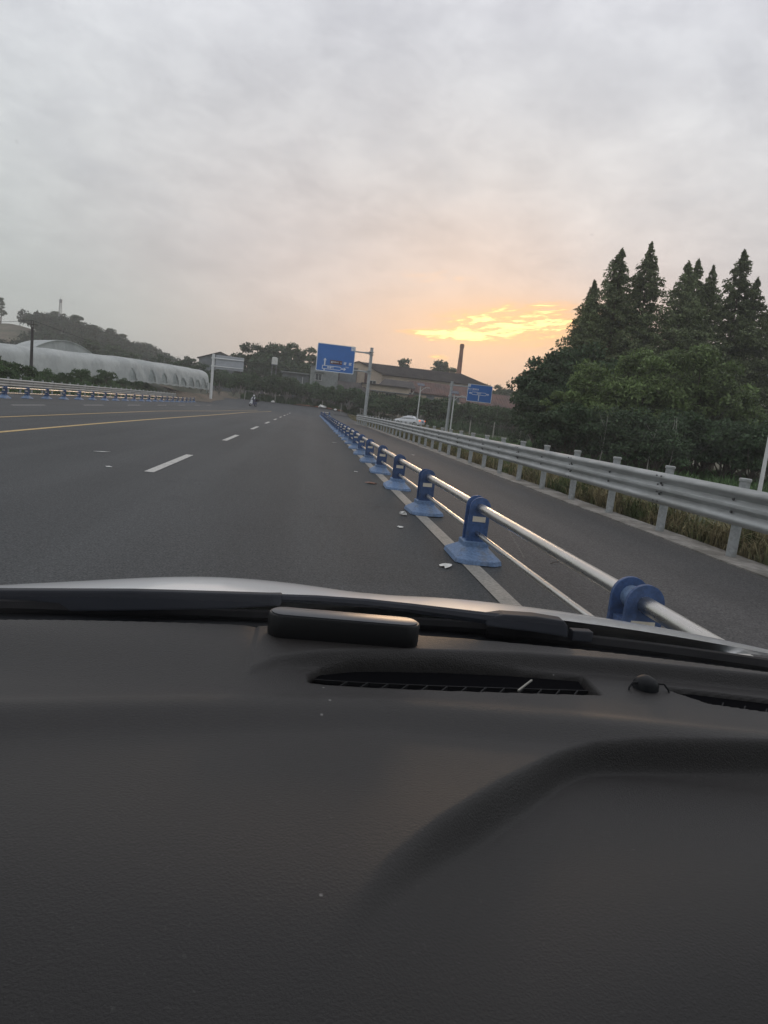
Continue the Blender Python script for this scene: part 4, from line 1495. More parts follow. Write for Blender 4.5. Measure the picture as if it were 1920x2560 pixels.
# scrub over the lower slope and far fields
Cs = []
for k in range(420):
    x, y = rg.uniform(-190, -20), rg.uniform(150, 235)
    if -30 < x < -14 and y < 182:
        continue
    zb = max(gz(x, y), hz(x, y) if y > 192 else 0)
    r0_ = rg.uniform(0.9, 2.2)
    e = rg.normal(size=(60, 3))
    e /= np.linalg.norm(e, axis=1, keepdims=True)
    e[:, 2] = np.abs(e[:, 2])
    Cs.append(np.array([x, y, zb]) + e * np.array([r0_, r0_, r0_ * 1.0]) * rg.uniform(0.6, 1.05, (60, 1)))
for k in range(160):
    x, y = rg.uniform(50, 190), rg.uniform(120, 330)
    r0_ = rg.uniform(1.5, 3.2)
    e = rg.normal(size=(60, 3))
    e /= np.linalg.norm(e, axis=1, keepdims=True)
    e[:, 2] = np.abs(e[:, 2])
    Cs.append(np.array([x, y, gz(x, y)]) + e * np.array([r0_, r0_, r0_ * 1.1]) * rg.uniform(0.6, 1.05, (60, 1)))
o = link_mesh('scrub', quads_mesh('scrub', leaf_quads(np.concatenate(Cs), 0.8, 0.4, 0.7, rg), M['leaf_far']))
tag(o, 'low scrub over the far fields', 'scrub', kind='stuff')


# weeds behind the right guard rail and on the verges
def weeds(name, n, xf, yf, hlo, hhi, label, m, seed, lean=0.5, w=0.012):
    rg = np.random.default_rng(seed)
    x, y = xf(rg, n), yf(rg, n)
    z = ground_z(x, y) - 0.05
    clump = 0.5 + 0.5 * np.sin(x * 2.3 + 1.7 * np.sin(y * 0.9)) * np.sin(y * 1.1 + np.sin(x * 3))
    L = rg.uniform(hlo, hhi, n) * (0.45 + 0.75 * clump)
    az = rg.uniform(0, 2 * np.pi, n)
    ln = rg.uniform(0.05, lean, n)
    c_, s_ = np.cos(az), np.sin(az)
    base_ = np.stack([x, y, z], 1)
    mid_ = base_ + np.stack([c_ * ln * 0.35, s_ * ln * 0.35, np.full(n, 0.55)], 1) * L[:, None]
    tip_ = base_ + np.stack([c_ * ln * 1.1, s_ * ln * 1.1, np.full(n, 1.0) - 0.35 * ln], 1) * L[:, None]
    sd = np.stack([-s_, c_, np.zeros(n)], 1) * w * rg.uniform(0.6, 1.6, (n, 1))
    q1 = np.stack([base_ - sd, base_ + sd, mid_ + sd * 0.8, mid_ - sd * 0.8], 1)
    q2 = np.stack([mid_ - sd * 0.8, mid_ + sd * 0.8, tip_ + sd * 0.1, tip_ - sd * 0.1], 1)
    o = link_mesh(name, quads_mesh(name, np.concatenate([q1, q2]).reshape(-1, 3), m))
    return tag(o, label, 'weeds', kind='stuff')


weeds('roadside_weeds', 26000, lambda r, n: 5.95 + np.abs(r.normal(0, 1.1, n)) + 0.12, lambda r, n: 2 + 60 * r.random(n) ** 1.5, 0.10, 0.62, 'dry and green weeds growing behind the near guard rail posts', M['grass_dry'], 21, 1.1)
weeds('verge_grass', 26000, lambda r, n: r.uniform(6.2, 22, n), lambda r, n: r.uniform(60, 112, n), 0.1, 0.45, 'rough yellowish grass on the verge around the white sedan', M['grass_dry'], 22, 0.6, 0.03)
weeds('bank_grass', 16000, lambda r, n: r.uniform(-26.5, -21.2, n), lambda r, n: r.uniform(32, 108, n), 0.12, 0.5, 'green grass on the bank above the far guard rail', M['leaf_bush'], 23, 0.6, 0.035)
weeds('orchard_grass', 30000, lambda r, n: r.uniform(-12, 16, n), lambda r, n: r.uniform(122.3, 134, n) - 0.0, 0.4, 1.5, 'grass under the orchard trees', M['leaf_bush'], 24, 0.6, 0.04)
weeds('undergrowth', 24000, lambda r, n: r.uniform(18, 44, n), lambda r, n: r.uniform(97, 118, n), 0.6, 2.0, 'tall dark undergrowth below the orchard trees beside the side road', M['leaf_citrus'], 26, 0.6, 0.05)
weeds('field_grass', 45000, lambda r, n: r.uniform(8, 30, n), lambda r, n: r.uniform(24, 84, n), 0.2, 0.8, 'rough grass between the guard rail and the thicket', M['leaf_bush'], 25, 0.6, 0.03)

# ------------------------------------------------------------------ buildings beyond the orchard
def window(parent, x, y, z, w, h, panes=2):
    """window in a wall facing -Y"""
    b = B()
    t = 0.07
    for bx_ in ((x - w / 2 + t / 2, z, t, h), (x + w / 2 - t / 2, z, t, h)):
        b.box((bx_[0], y - 0.03, bx_[1]), (bx_[2], 0.10, bx_[3]))
    b.box((x, y - 0.03, z + h / 2 - t / 2), (w - 2 * t, 0.10, t))
    b.box((x, y - 0.03, z - h / 2 + t / 2), (w - 2 * t, 0.10, t))
    for k in range(1, panes):
        b.box((x - w / 2 + w * k / panes, y - 0.025, z), (0.06, 0.07, h - 2 * t))
    f = b.build('window', M['window_frame'], parent)
    b = B()
    b.box((x, y - 0.006, z), (w - 2 * t, 0.012, h - 2 * t))
    b.build('pane', M['pane'], f)
    b = B()
    b.box((x, y - 0.10, z - h / 2 - 0.05), (w + 0.2, 0.24, 0.08))
    b.build('sill', M['concrete'], f)
    return f


def wallbox(name, parent, x0, x1, y0, y1, z0, z1, m):
    b = B()
    b.box(((x0 + x1) / 2, (y0 + y1) / 2, (z0 + z1) / 2), (x1 - x0, y1 - y0, z1 - z0))
    return b.build(name, M[m], parent)


def slope_roof(name, parent, x0, x1, ya, za, yb, zb, m, th=0.16, x0b=None, x1b=None, ribs=0):
    """roof plane from eave (ya,za) to ridge (yb,zb)"""
    x0b = x0 if x0b is None else x0b
    x1b = x1 if x1b is None else x1b
    b = B()
    b.loft([[(x0, ya, za), (x1, ya, za), (x1, ya, za - th), (x0, ya, za - th)], [(x0b, yb, zb), (x1b, yb, zb), (x1b, yb, zb - th), (x0b, yb, zb - th)]])
    r_ = b.build(name, M[m], parent)
    n = int((x1 - x0) / 0.55)
    b = B()
    for k in range(n):                               # tile courses as raised ribs running up the slope
        t = (k + 0.5) / n
        b.bar((x0 + (x1 - x0) * t, ya - 0.03, za + 0.03), (x0b + (x1b - x0b) * t, yb, zb + 0.03), 0.16, 0.09)
    o_ = b.build('tile_rib', M[m], r_)
    o_['kind'] = 'stuff'
    return r_


# grey rendered house behind the big sign
h1 = empty('grey_house', (0, 140, 0), label='two-storey grey cement house with one white window behind the big sign', cat='house')
wallbox('wall', h1, -0.35, 5.25, 0, 9, 0.5, 9.25, 'cement')
wallbox('wall', h1, 5.55, 9.0, 1.5, 9, 0.5, 9.75, 'cement2')
b = B()
b.box((2.45, 4.5, 9.33), (6.1, 9.6, 0.16))
b.box((7.3, 5.2, 9.83), (3.9, 8.0, 0.16))
b.build('roof_slab', M['cement2'], h1)
b = B()
b.tube([(5.40, -0.02, 0.6), (5.40, -0.02, 9.1)], 0.13, 8)
b.build('drain_pipe', M['roof_tile'], h1)
window(h1, 1.35, 0, 7.2, 1.35, 1.35, 2)
window(h1, 1.2, 0, 4.6, 1.5, 1.3, 2)
b = B()
b.bar((0.45, -0.30, 8.15), (2.35, -0.30, 8.15), 0.7, 0.14)
b.build('window_hood', M['cement2'], h1)
# lean-to in front of it
h2 = empty('lean_to_shed', (0, 135.5, 0), label='low shed with a dark tiled roof below the grey house', cat='shed')
wallbox('wall', h2, 5.6, 11.0, 0.2, 4.0, 0.5, 4.9, 'cement')
slope_roof('roof', h2, 5.2, 11.6, -0.3, 4.9, 4.2, 6.9, 'roof_tile', x0b=5.2, x1b=10.4)
# cream gable house and the long barn joined to its right
h3 = empty('cream_gable_house', (0, 150, 0), label='cream house with a pointed gable beside the big sign pole', cat='house')
b = B()
b.prism([(4.4, 0.5), (15.1, 0.5), (15.1, 9.75), (9.75, 11.75), (4.4, 9.75)], 0, 8)
b.build('wall', M['cream'], h3)
for s, x0, x1 in ((-1, 9.75, 3.9), (1, 9.75, 15.6)):
    b = B()
    zt = 11.98
    ze = 11.98 - abs(x1 - x0) * 2.0 / 5.35
    b.add([(x0, -0.35, zt), (x1, -0.35, ze), (x1, 8.2, ze), (x0, 8.2, zt), (x0, -0.35, zt - 0.2), (x1, -0.35, ze - 0.2), (x1, 8.2, ze - 0.2), (x0, 8.2, zt - 0.2)],
          [(0, 1, 2, 3), (7, 6, 5, 4), (0, 4, 5, 1), (1, 5, 6, 2), (2, 6, 7, 3), (3, 7, 4, 0)])
    b.build('roof', M['roof_tile'], h3)
b = B()
b.box((11.6, -0.05, 5.2), (0.55, 0.1, 9.4))
b.box((9.6, -0.03, 5.2), (0.16, 0.06, 9.4))
b.build('pilaster', M['roof_red'], h3)
window(h3, 13.2, 0, 7.6, 1.5, 1.2, 2)
h4 = empty('long_barn', (0, 151, 0), label='long barn with a dark tiled roof running from the cream gable towards the chimney', cat='barn')
wallbox('wall', h4, 15.2, 39, 0.6, 9.5, 0.5, 9.7, 'cream')
slope_roof('roof', h4, 15.3, 40, 0.0, 9.9, 5.2, 12.25, 'roof_tile', x0b=9.8, x1b=34)
slope_roof('roof', h4, 15.3, 40, 10.4, 9.9, 5.25, 12.25, 'roof_tile', x0b=9.8, x1b=34)
# low cream house in front
h5 = empty('low_cream_house', (0, 138, 0), label='low flat-fronted cream house with two windows and dark roof edge behind the orchard', cat='house')
wallbox('wall', h5, 10.2, 19.6, 0, 6, 0.5, 6.85, 'cream')
b = B()
b.box((14.9, 0.0, 5.72), (9.9, 1.3, 0.14))
b.build('canopy', M['cement2'], h5)
b = B()
b.box((14.9, 2.8, 6.95), (9.9, 6.9, 0.20))
b.build('roof_slab', M['roof_tile'], h5)
slope_roof('roof', h5, 13.6, 21.4, 3.0, 7.1, 7.5, 8.6, 'roof_tile', x0b=15.2, x1b=21.4)
window(h5, 13.0, 0, 5.0, 1.0, 1.1, 2)
window(h5, 16.0, 0, 4.95, 2.2, 1.2, 3)
b = B()
b.prism([(19.62, 4.9), (21.4, 4.6), (21.4, 5.6), (19.62, 5.9)], -0.4, 0.3)
b.build('awning', M['roof_red'], h5)
# second barn
h6 = empty('brown_barn', (0, 143, 0), label='low barn with a broad brown roof and cream wall panels behind the street lamp', cat='barn')
wallbox('wall', h6, 21.2, 38, 0.6, 6.0, 0.5, 6.4, 'cement2')
slope_roof('roof', h6, 20.8, 39, 0.0, 6.5, 4.6, 9.0, 'roof_red')
for x0, x1 in ((22.6, 24.2), (26.0, 29.4), (31.5, 34.5)):
    b = B()
    b.box(((x0 + x1) / 2, 0.53, 5.4), (x1 - x0, 0.12, 1.3))
    b.build('wall_panel', M['cream'], h6)
b = B()
b.bar((19.6, -0.6, 3.6), (21.3, -0.6, 6.6), 0.22, 0.22, up=(0, 1, 0))
b.build('stair_rail', M['pole_white'], h6)
h7 = empty('red_roofed_shed', (0, 128.0, 0), label='shed with a plain reddish roof and pale wall beside the dark trees', cat='shed')
wallbox('wall', h7, 28.5, 52, 0.6, 7, -0.3, 5.0, 'cream')
slope_roof('roof', h7, 28.2, 53, 0.0, 5.05, 5.2, 7.5, 'roof_red')
# grey hall and sheds left of centre
h8 = empty('grey_hall', (0, 170, 0), label='grey hall with a dark gabled roof behind the back of the road sign', cat='hall')
b = B()
b.prism([(-27.0, 0.5), (-17.2, 0.5), (-17.2, 9.7), (-22.1, 11.45), (-27.0, 9.7)], 0, 14)
b.build('wall', M['cement2'], h8)
for x1 in (-27.5, -16.7):
    b = B()
    zt, ze = 11.7, 11.7 - abs(x1 + 22.1) * 1.75 / 4.9
    b.add([(-22.1, -0.4, zt), (x1, -0.4, ze), (x1, 14.2, ze), (-22.1, 14.2, zt), (-22.1, -0.4, zt - 0.2), (x1, -0.4, ze - 0.2), (x1, 14.2, ze - 0.2), (-22.1, 14.2, zt - 0.2)],
          [(0, 1, 2, 3), (7, 6, 5, 4), (0, 4, 5, 1), (1, 5, 6, 2), (2, 6, 7, 3), (3, 7, 4, 0)])
    b.build('roof', M['roof_tile'], h8)
window(h8, -20.0, 0, 8.4, 1.6, 1.0, 2)
h9 = empty('flat_roofed_shed', (0, 149, 0), label='low dark grey shed with a pale slab roof beside the grey house', cat='shed')
wallbox('wall', h9, -6.2, -0.6, 0, 5, 0.8, 7.75, 'cement2')
b = B()
b.box((-3.4, 2.3, 7.86), (6.4, 6.0, 0.22))
b.build('roof_slab', M['cement'], h9)
b = B()
b.box((-1.9, -0.04, 6.3), (0.16, 0.08, 1.7))
b.build('drain_pipe', M['window_frame'], h9)
b = B()
b.box((-4.0, -0.03, 6.0), (1.2, 0.06, 1.2))
b.build('door', M['pane'], h9)
# water tank on a frame
wtk = empty('water_tank', (-8.1, 149.5, gz(-8.1, 149.5)), label='white water tank on a tall frame among the dark trees', cat='water tank')
zg = gz(-8.1, 149.5)
b = B()
b.tube([(0, 0, 9.15 - zg), (0, 0, 10.5 - zg), (0, 0, 10.62 - zg)], [0.62, 0.62, 0.3], 16)
b.build('tank', M['tank'], wtk, smooth=True)
for sx in (-1, 1):
    for sy in (-1, 1):
        b = B()
        b.bar((sx * 0.5, sy * 0.5, -0.2), (sx * 0.42, sy * 0.42, 9.12 - zg), 0.12, 0.12, up=(0, 1, 0))
        b.build('leg', M['cement2'], wtk)
b = B()
b.box((0, 0, 9.06 - zg), (1.3, 1.3, 0.14))
b.build('platform', M['cement2'], wtk)
# kiln chimney
ch = empty('brick_chimney', (46.8, 220, 1.5), label='tall tapering brick kiln chimney under the sunset clouds', cat='chimney')
b = B()
b.tube([(0, 0, -0.5), (0, 0, 12), (0, 0, 23.6)], [1.15, 0.88, 0.58], 14)
b.build('stack', M['brick'], ch, smooth=True)
b = B()
b.tube([(0, 0, 23.2), (0, 0, 23.35), (0, 0, 24.2), (0, 0, 24.55)], [0.60, 0.72, 0.72, 0.58], 14)
b.build('crown_ring', M['brick'], ch, smooth=True)
for z in (8, 14, 19):
    b = B()
    b.cyl((0, 0, z), (0, 0, z + 0.12), 1.20 - z * 0.0245, n=14)
    b.build('iron_band', M['bolt'], ch)
# small board and white bags at the far road edge
bd = empty('notice_board', (-8.5, 124.2, gz(-8.5, 124.2)), label='small narrow pale notice board on two legs before the orchard', cat='notice board')
b = B()
b.box((0, 0, 1.75), (0.50, 0.05, 1.15))
b.build('board', M['sign_back'], bd)
for s in (-0.28, 0.28):
    b = B()
    b.box((s, 0.05, 1.1), (0.07, 0.07, 2.5))
    b.build('leg', M['cement2'], bd)


def crumple(name, loc, size, m, label, cat, seed, group=None):
    rg = np.random.default_rng(seed)
    bm = bmesh.new()
    bmesh.ops.create_icosphere(bm, subdivisions=2, radius=1.0)
    for v_ in bm.verts:
        k = 1 + 0.28 * rg.normal()
        v_.co = Vector((v_.co.x * size[0] * k, v_.co.y * size[1] * k, max(0.0, v_.co.z * 0.5 + 0.32) * size[2] * (1 + 0.3 * rg.normal())))
    me = bpy.data.meshes.new(name)
    bm.to_mesh(me)
    bm.free()
    me.materials.append(M[m])
    o_ = link_mesh(name, me, None, loc, (0, 0, rg.uniform(0, 3)))
    return tag(o_, label, cat, group)


for i, (x, y, s) in enumerate([(2.2, 119.4, 0.75), (4.5, 118.5, 0.42), (-6.2, 119.6, 0.5)]):
    crumple('plastic_sack', (x, y, float(ramp_z(x, y)) + 0.1), (0.85 * s, 0.5 * s, 0.75 * s), 'paper', 'white plastic sack lying at the far edge of the junction', 'sack', 40 + i, 'white sacks at the junction edge')
crumple('paper_scrap', (1.47, 9.5, 0.01), (0.055, 0.05, 0.05), 'paper', 'crumpled white scrap beside the second barrier base', 'litter', 50)
crumple('paper_scrap', (1.46, 6.36, 0.01), (0.10, 0.05, 0.010), 'paper', 'flat torn white scrap at the foot of the nearest whole barrier post', 'litter', 51)
crumple('leaf_litter', (1.36, 13.3, 0.01), (0.09, 0.06, 0.04), 'litter_brown', 'small brown scrap on the asphalt beside the edge line', 'litter', 52)
for i, (x, y) in enumerate([(1.2, 15.6), (1.15, 27.9), (-4.1, 14.4), (-3.25, 11.9), (3.95, 24.8), (1.28, 8.4)]):
    crumple('paper_fleck', (x, y, 0.01), (0.05 + 0.03 * (i == 2) + 0.05 * (i in (2, 1)), 0.03, 0.012), 'paper', 'tiny pale paper fleck lying on the asphalt', 'litter', 60 + i, 'pale flecks on the road')
b = B()
b.tube([(0, 0, 0.004), (0.05, 0.04, 0.012), (0.11, 0.05, 0.02), (0.15, 0.10, 0.03)], [0.004, 0.004, 0.003, 0.002], 5)
b.tube([(0.05, 0.04, 0.012), (0.09, 0.01, 0.02)], [0.003, 0.001], 5)
tag(b.build('twig', M['twig'], None, loc=(2.72, 6.9, 0.006)), 'thin dark twig on the lane beyond the near rails', 'twig')


# ------------------------------------------------------------------ white sedan on the side road
def loft_body(b, st):
    """stations along Y: (y, z0, z1, half width bottom, half width top)"""
    rings = []
    for y, z0, z1, wb, wt_ in st:
        zm = z0 + (z1 - z0) * 0.55
        wm = max(wb, wt_) * 1.02
        rings.append([(-wb, y, z0), (wb, y, z0), (wm, y, zm), (wt_, y, z1 - 0.04), (wt_ * 0.9, y, z1), (-wt_ * 0.9, y, z1), (-wt_, y, z1 - 0.04), (-wm, y, zm)])
    b.loft(rings)


sx_, sy_ = 14.7, 99.6
sd = empty('sedan_car', (sx_, sy_, gz(sx_, sy_) + 0.05), R(52), label='white sedan with lit orange-red tail lamp turning on the side road', cat='car')
b = B()   # nose points +Y
loft_body(b, [(-2.25, 0.45, 0.82, 0.70, 0.62), (-2.18, 0.32, 1.00, 0.80, 0.74), (-1.7, 0.24, 1.05, 0.87, 0.80), (-0.9, 0.22, 0.97, 0.89, 0.83), (0.3, 0.22, 0.95, 0.89, 0.83), (1.1, 0.22, 0.93, 0.89, 0.82), (1.9, 0.25, 0.80, 0.85, 0.72), (2.2, 0.34, 0.66, 0.72, 0.60)])
b.build('body', M['sedan_paint'], sd, smooth=True, bevel=0.02)
b = B()
loft_body(b, [(-1.95, 0.95, 1.03, 0.74, 0.70), (-1.1, 0.93, 1.38, 0.76, 0.58), (-0.6, 0.93, 1.46, 0.77, 0.58), (0.05, 0.92, 1.45, 0.77, 0.57), (0.5, 0.92, 1.34, 0.77, 0.58), (1.25, 0.90, 0.95, 0.76, 0.72)])
cb = b.build('roof', M['sedan_paint'], sd, smooth=True, bevel=0.02)
for s in (-1, 1):
    b = B()
    V = [(s * 0.795, -1.35, 0.98), (s * 0.795, 0.95, 0.97), (s * 0.635, 0.25, 1.38), (s * 0.625, -0.55, 1.41), (s * 0.655, -0.98, 1.33)]
    b.add(V, [(0, 1, 2, 3, 4)])
    b.build('side_window', M['sedan_glass'], cb)
    b = B()
    b.box((s * 0.92, 0.78, 1.0), (0.14, 0.10, 0.11))
    b.build('door_mirror', M['sedan_paint'], sd, bevel=0.02)
    b = B()
    b.box((s * 0.70, -2.16, 0.86), (0.34, 0.16, 0.17))
    b.build('tail_light', M['tail_red'], sd, bevel=0.02)
    b = B()
    b.box((s * 0.62, 2.06, 0.66), (0.34, 0.2, 0.13))
    b.build('headlight', M['window_frame'], sd, bevel=0.02)
    for y in (-1.38, 1.36):
        b = B()
        b.cyl((s * 0.70, y, 0.31), (s * 0.90, y, 0.31), 0.31, n=22)
        wl = b.build('wheel', M['rubber'], sd, smooth=True)
        b = B()
        b.cyl((s * 0.88, y, 0.31), (s * 0.915, y, 0.31), 0.20, n=16)
        b.build('rim', M['alloy'], wl, smooth=True)
b = B()
b.add([(-0.60, -1.90, 1.07), (0.60, -1.90, 1.07), (0.54, -1.16, 1.385), (-0.54, -1.16, 1.385)], [(0, 1, 2, 3)])
b.build('rear_window', M['sedan_glass'], cb)
b = B()
b.add([(-0.62, 1.22, 1.0), (0.62, 1.22, 1.0), (0.54, 0.50, 1.375), (-0.54, 0.50, 1.375)], [(0, 1, 2, 3)])
b.build('windscreen', M['sedan_glass'], cb)
b = B()
b.box((0, -2.27, 0.72), (0.46, 0.02, 0.15))
b.build('number_plate', M['sign_blue'], sd)

# ------------------------------------------------------------------ scooter and rider
scx, scy = -8.45, 106.0
scz = float(ramp_z(scx, scy)) + 0.002
sc = empty('motor_scooter', (scx, scy, scz), R(145), label='navy and white motor scooter ridden across the junction', cat='scooter')
for y in (-0.62, 0.62):
    b = B()
    b.cyl((-0.055, y, 0.235), (0.055, y, 0.235), 0.235, n=20)
    wl = b.build('wheel', M['rubber'], sc, smooth=True)
    b = B()
    b.cyl((-0.06, y, 0.235), (0.06, y, 0.235), 0.13, n=14)
    b.build('rim', M['alloy'], wl, smooth=True)
b = B()
b.loft([[(-w, y, z0), (w, y, z0), (w * 0.8, y, z1), (-w * 0.8, y, z1)] for y, z0, z1, w in ((-0.85, 0.50, 0.72, 0.10), (-0.6, 0.36, 0.74, 0.17), (-0.15, 0.28, 0.70, 0.17), (0.0, 0.24, 0.36, 0.16), (0.36, 0.24, 0.34, 0.15), (0.42, 0.26, 0.40, 0.12))])
b.build('body', M['scooter_body'], sc, bevel=0.03)
b = B()
b.loft([[(-0.20, 0.40, 0.30), (0.20, 0.40, 0.30), (0.16, 0.48, 0.30), (-0.16, 0.48, 0.30)], [(-0.22, 0.36, 0.70), (0.22, 0.36, 0.70), (0.16, 0.46, 0.70), (-0.16, 0.46, 0.70)], [(-0.12, 0.30, 1.0), (0.12, 0.30, 1.0), (0.10, 0.40, 1.0), (-0.10, 0.40, 1.0)]])
b.build('front_shield', M['scooter_white'], sc, bevel=0.02)
b = B()
b.box((0, 0.45, 0.93), (0.20, 0.12, 0.15))
b.build('headlight', M['scooter_white'], sc, bevel=0.03)
b = B()
b.tube([(-0.33, 0.24, 1.02), (-0.12, 0.31, 1.04), (0.12, 0.31, 1.04), (0.33, 0.24, 1.02)], 0.018, 8)
b.build('handlebar', M['rubber'], sc)
b = B()
b.box((0, -0.40, 0.77), (0.28, 0.75, 0.10))
b.build('seat', M['rubber'], sc, bevel=0.04)
b = B()
b.box((0, -0.95, 0.98), (0.42, 0.38, 0.36))
b.build('rear_box', M['black_plastic'], sc, bevel=0.05)
b = B()
b.tube([(0, 0.62, 0.50), (0, 0.72, 0.46), (0, 0.82, 0.36)], [0.07, 0.075, 0.05], 8)
b.build('mudguard', M['scooter_white'], sc)
# rider: one skinned body
rd = empty('person', (scx, scy, scz), R(145), label='rider in white helmet and navy clothes sitting on the scooter', cat='person')
bm = bmesh.new()
J = {'pelvis': (0, -0.25, 0.90, .135), 'spine': (0, -0.21, 1.10, .13), 'chest': (0, -0.13, 1.30, .145), 'neck': (0, -0.08, 1.45, .06), 'head': (0, -0.05, 1.60, .10)}
for s, n in ((-1, 'l'), (1, 'r')):
    J.update({'sh' + n: (s * .19, -0.11, 1.37, .065), 'el' + n: (s * .27, 0.06, 1.18, .048), 'ha' + n: (s * .28, 0.24, 1.06, .036),
              'hip' + n: (s * .11, -0.22, 0.88, .10), 'kn' + n: (s * .17, 0.17, 0.80, .075), 'an' + n: (s * .15, 0.13, 0.42, .05), 'to' + n: (s * .16, 0.30, 0.38, .04)})
keys = list(J)
E_ = [('pelvis', 'spine'), ('spine', 'chest'), ('chest', 'neck'), ('neck', 'head')]
for n in 'lr':
    E_ += [('chest', 'sh' + n), ('sh' + n, 'el' + n), ('el' + n, 'ha' + n), ('pelvis', 'hip' + n), ('hip' + n, 'kn' + n), ('kn' + n, 'an' + n), ('an' + n, 'to' + n)]
me = bpy.data.meshes.new('body')
me.from_pydata([J[k][:3] for k in keys], [(keys.index(a), keys.index(c)) for a, c in E_], [])
ob = bpy.data.objects.new('body_source', me)
COL.objects.link(ob)
md = ob.modifiers.new('skin', 'SKIN')
for i, k in enumerate(keys):
    me.skin_vertices[0].data[i].radius = (J[k][3], J[k][3])
    me.skin_vertices[0].data[i].use_root = (k == 'pelvis')
ob.modifiers.new('sub', 'SUBSURF').levels = 2
dg = bpy.context.evaluated_depsgraph_get()
bme = bpy.data.meshes.new_from_object(ob.evaluated_get(dg))
bpy.data.objects.remove(ob)
bme.materials.clear()
bme.materials.append(M['navy'])
link_mesh('body', bme, rd)
b = B()
b.tube([(0, -0.06, 1.52), (0, -0.06, 1.60), (0, -0.06, 1.68), (0, -0.05, 1.745), (0, -0.05, 1.77)], [0.118, 0.142, 0.138, 0.09, 0.02], 14)
b.build('helmet', M['helmet'], rd, smooth=True)
b = B()
b.tube([(0, 0.055, 1.55), (0, 0.06, 1.62)], [0.05, 0.055], 8)
b.build('face', M['skin'], rd, smooth=True)
for s in (-1, 1):
    b = B()
    b.tube([(s * .19, -0.11, 1.39), (s * .27, 0.05, 1.19), (s * .28, 0.19, 1.09)], [0.085, 0.065, 0.05], 10)
    b.build('sleeve', M['scooter_white'], rd, smooth=True)

# ------------------------------------------------------------------ the car the picture is taken from
CX = 0.17     # car centre line
car = empty('passenger_car', (CX, 0, 0), label='white car seen from inside over its dark dashboard and wipers', cat='car')


def hood_z(x, y):
    x = np.asarray(x, float)
    s = (y - 1.1)
    z = 1.086 - 0.13 * s - 0.25 * s * s
    z = z - 0.046 * np.abs(x / 0.88) ** 2.4
    z = z + 0.012 * np.exp(-((x + 0.33) / 0.20) ** 2) * sm(1.05, 1.3, y) - 0.006 * np.exp(-((np.abs(x) - 0.02) / 0.10) ** 2)
    return z


nxh, nyh = 60, 30
V, Fc = [], []
for j in range(nyh + 1):
    y = 1.10 + 0.95 * j / nyh
    for i in range(nxh + 1):
        x = -0.90 + 1.80 * i / nxh
        V.append((x, y - 0.10 * (x / 0.9) ** 2, float(hood_z(x, y)) - 0.25 * max(0, (y - 1.85) / 0.2) ** 2 * 0.6))
for j in range(nyh):
    for i in range(nxh):
        a = j * (nxh + 1) + i
        Fc.append((a, a + 1, a + nxh + 2, a + nxh + 1))
link_mesh('hood', mesh('hood', V, Fc, M['car_paint'], True), car)
# outer body: sills, doors, nose and tail as closed panels
b = B()
for s in (-1, 1):
    b.add([(s * 0.915, 1.98, 0.30), (s * 0.915, -2.75, 0.30), (s * 0.915, -2.75, 0.98), (s * 0.915, 0.95, 1.00), (s * 0.91, 1.55, 0.90), (s * 0.90, 1.98, 0.72),
           (s * 0.86, 1.98, 0.30), (s * 0.86, -2.75, 0.30), (s * 0.86, -2.75, 0.98), (s * 0.86, 0.95, 1.00), (s * 0.86, 1.55, 0.90), (s * 0.86, 1.98, 0.72)],
          [(0, 1, 2, 3, 4, 5), (11, 10, 9, 8, 7, 6), (0, 6, 7, 1), (1, 7, 8, 2), (2, 8, 9, 3), (3, 9, 10, 4), (4, 10, 11, 5), (5, 11, 6, 0)])
b.build('door_side', M['car_paint'], car)
b = B()
b.box((0, 2.0, 0.52), (1.72, 0.10, 0.44))
b.build('front_bumper', M['car_paint'], car, bevel=0.03)
b = B()
b.box((0, -2.78, 0.62), (1.72, 0.10, 0.72))
b.build('rear_bumper', M['car_paint'], car, bevel=0.03)
b = B()
b.box((0, -0.40, 0.30), (1.70, 4.6, 0.06))
b.build('floor_pan', M['cloth'], car)
b = B()
b.loft([[(x, y, 1.66 - 0.05 * (x / 0.62) ** 2 - 0.03 * max(0, -y - 1.6) ** 2) for x in np.linspace(-0.62, 0.62, 9)] + [(x, y, 1.62 - 0.05 * (x / 0.62) ** 2 - 0.03 * max(0, -y - 1.6) ** 2) for x in np.linspace(0.62, -0.62, 9)] for y in (0.25, -0.4, -1.0, -1.7, -2.3)])
b.build('roof', M['cloth'], car)  # out of view; front edge brought forward to shade the lower dash
b = B()
b.loft([[(x, y, 1.672 - 0.05 * (x / 0.63) ** 2 - 0.03 * max(0, -y - 1.6) ** 2) for x in np.linspace(-0.63, 0.63, 9)] + [(x, y, 1.664 - 0.05 * (x / 0.63) ** 2 - 0.03 * max(0, -y - 1.6) ** 2) for x in np.linspace(0.63, -0.63, 9)] for y in (0.26, -0.4, -1.0, -1.7, -2.31)])
b.build('roof_skin', M['car_paint'], car)
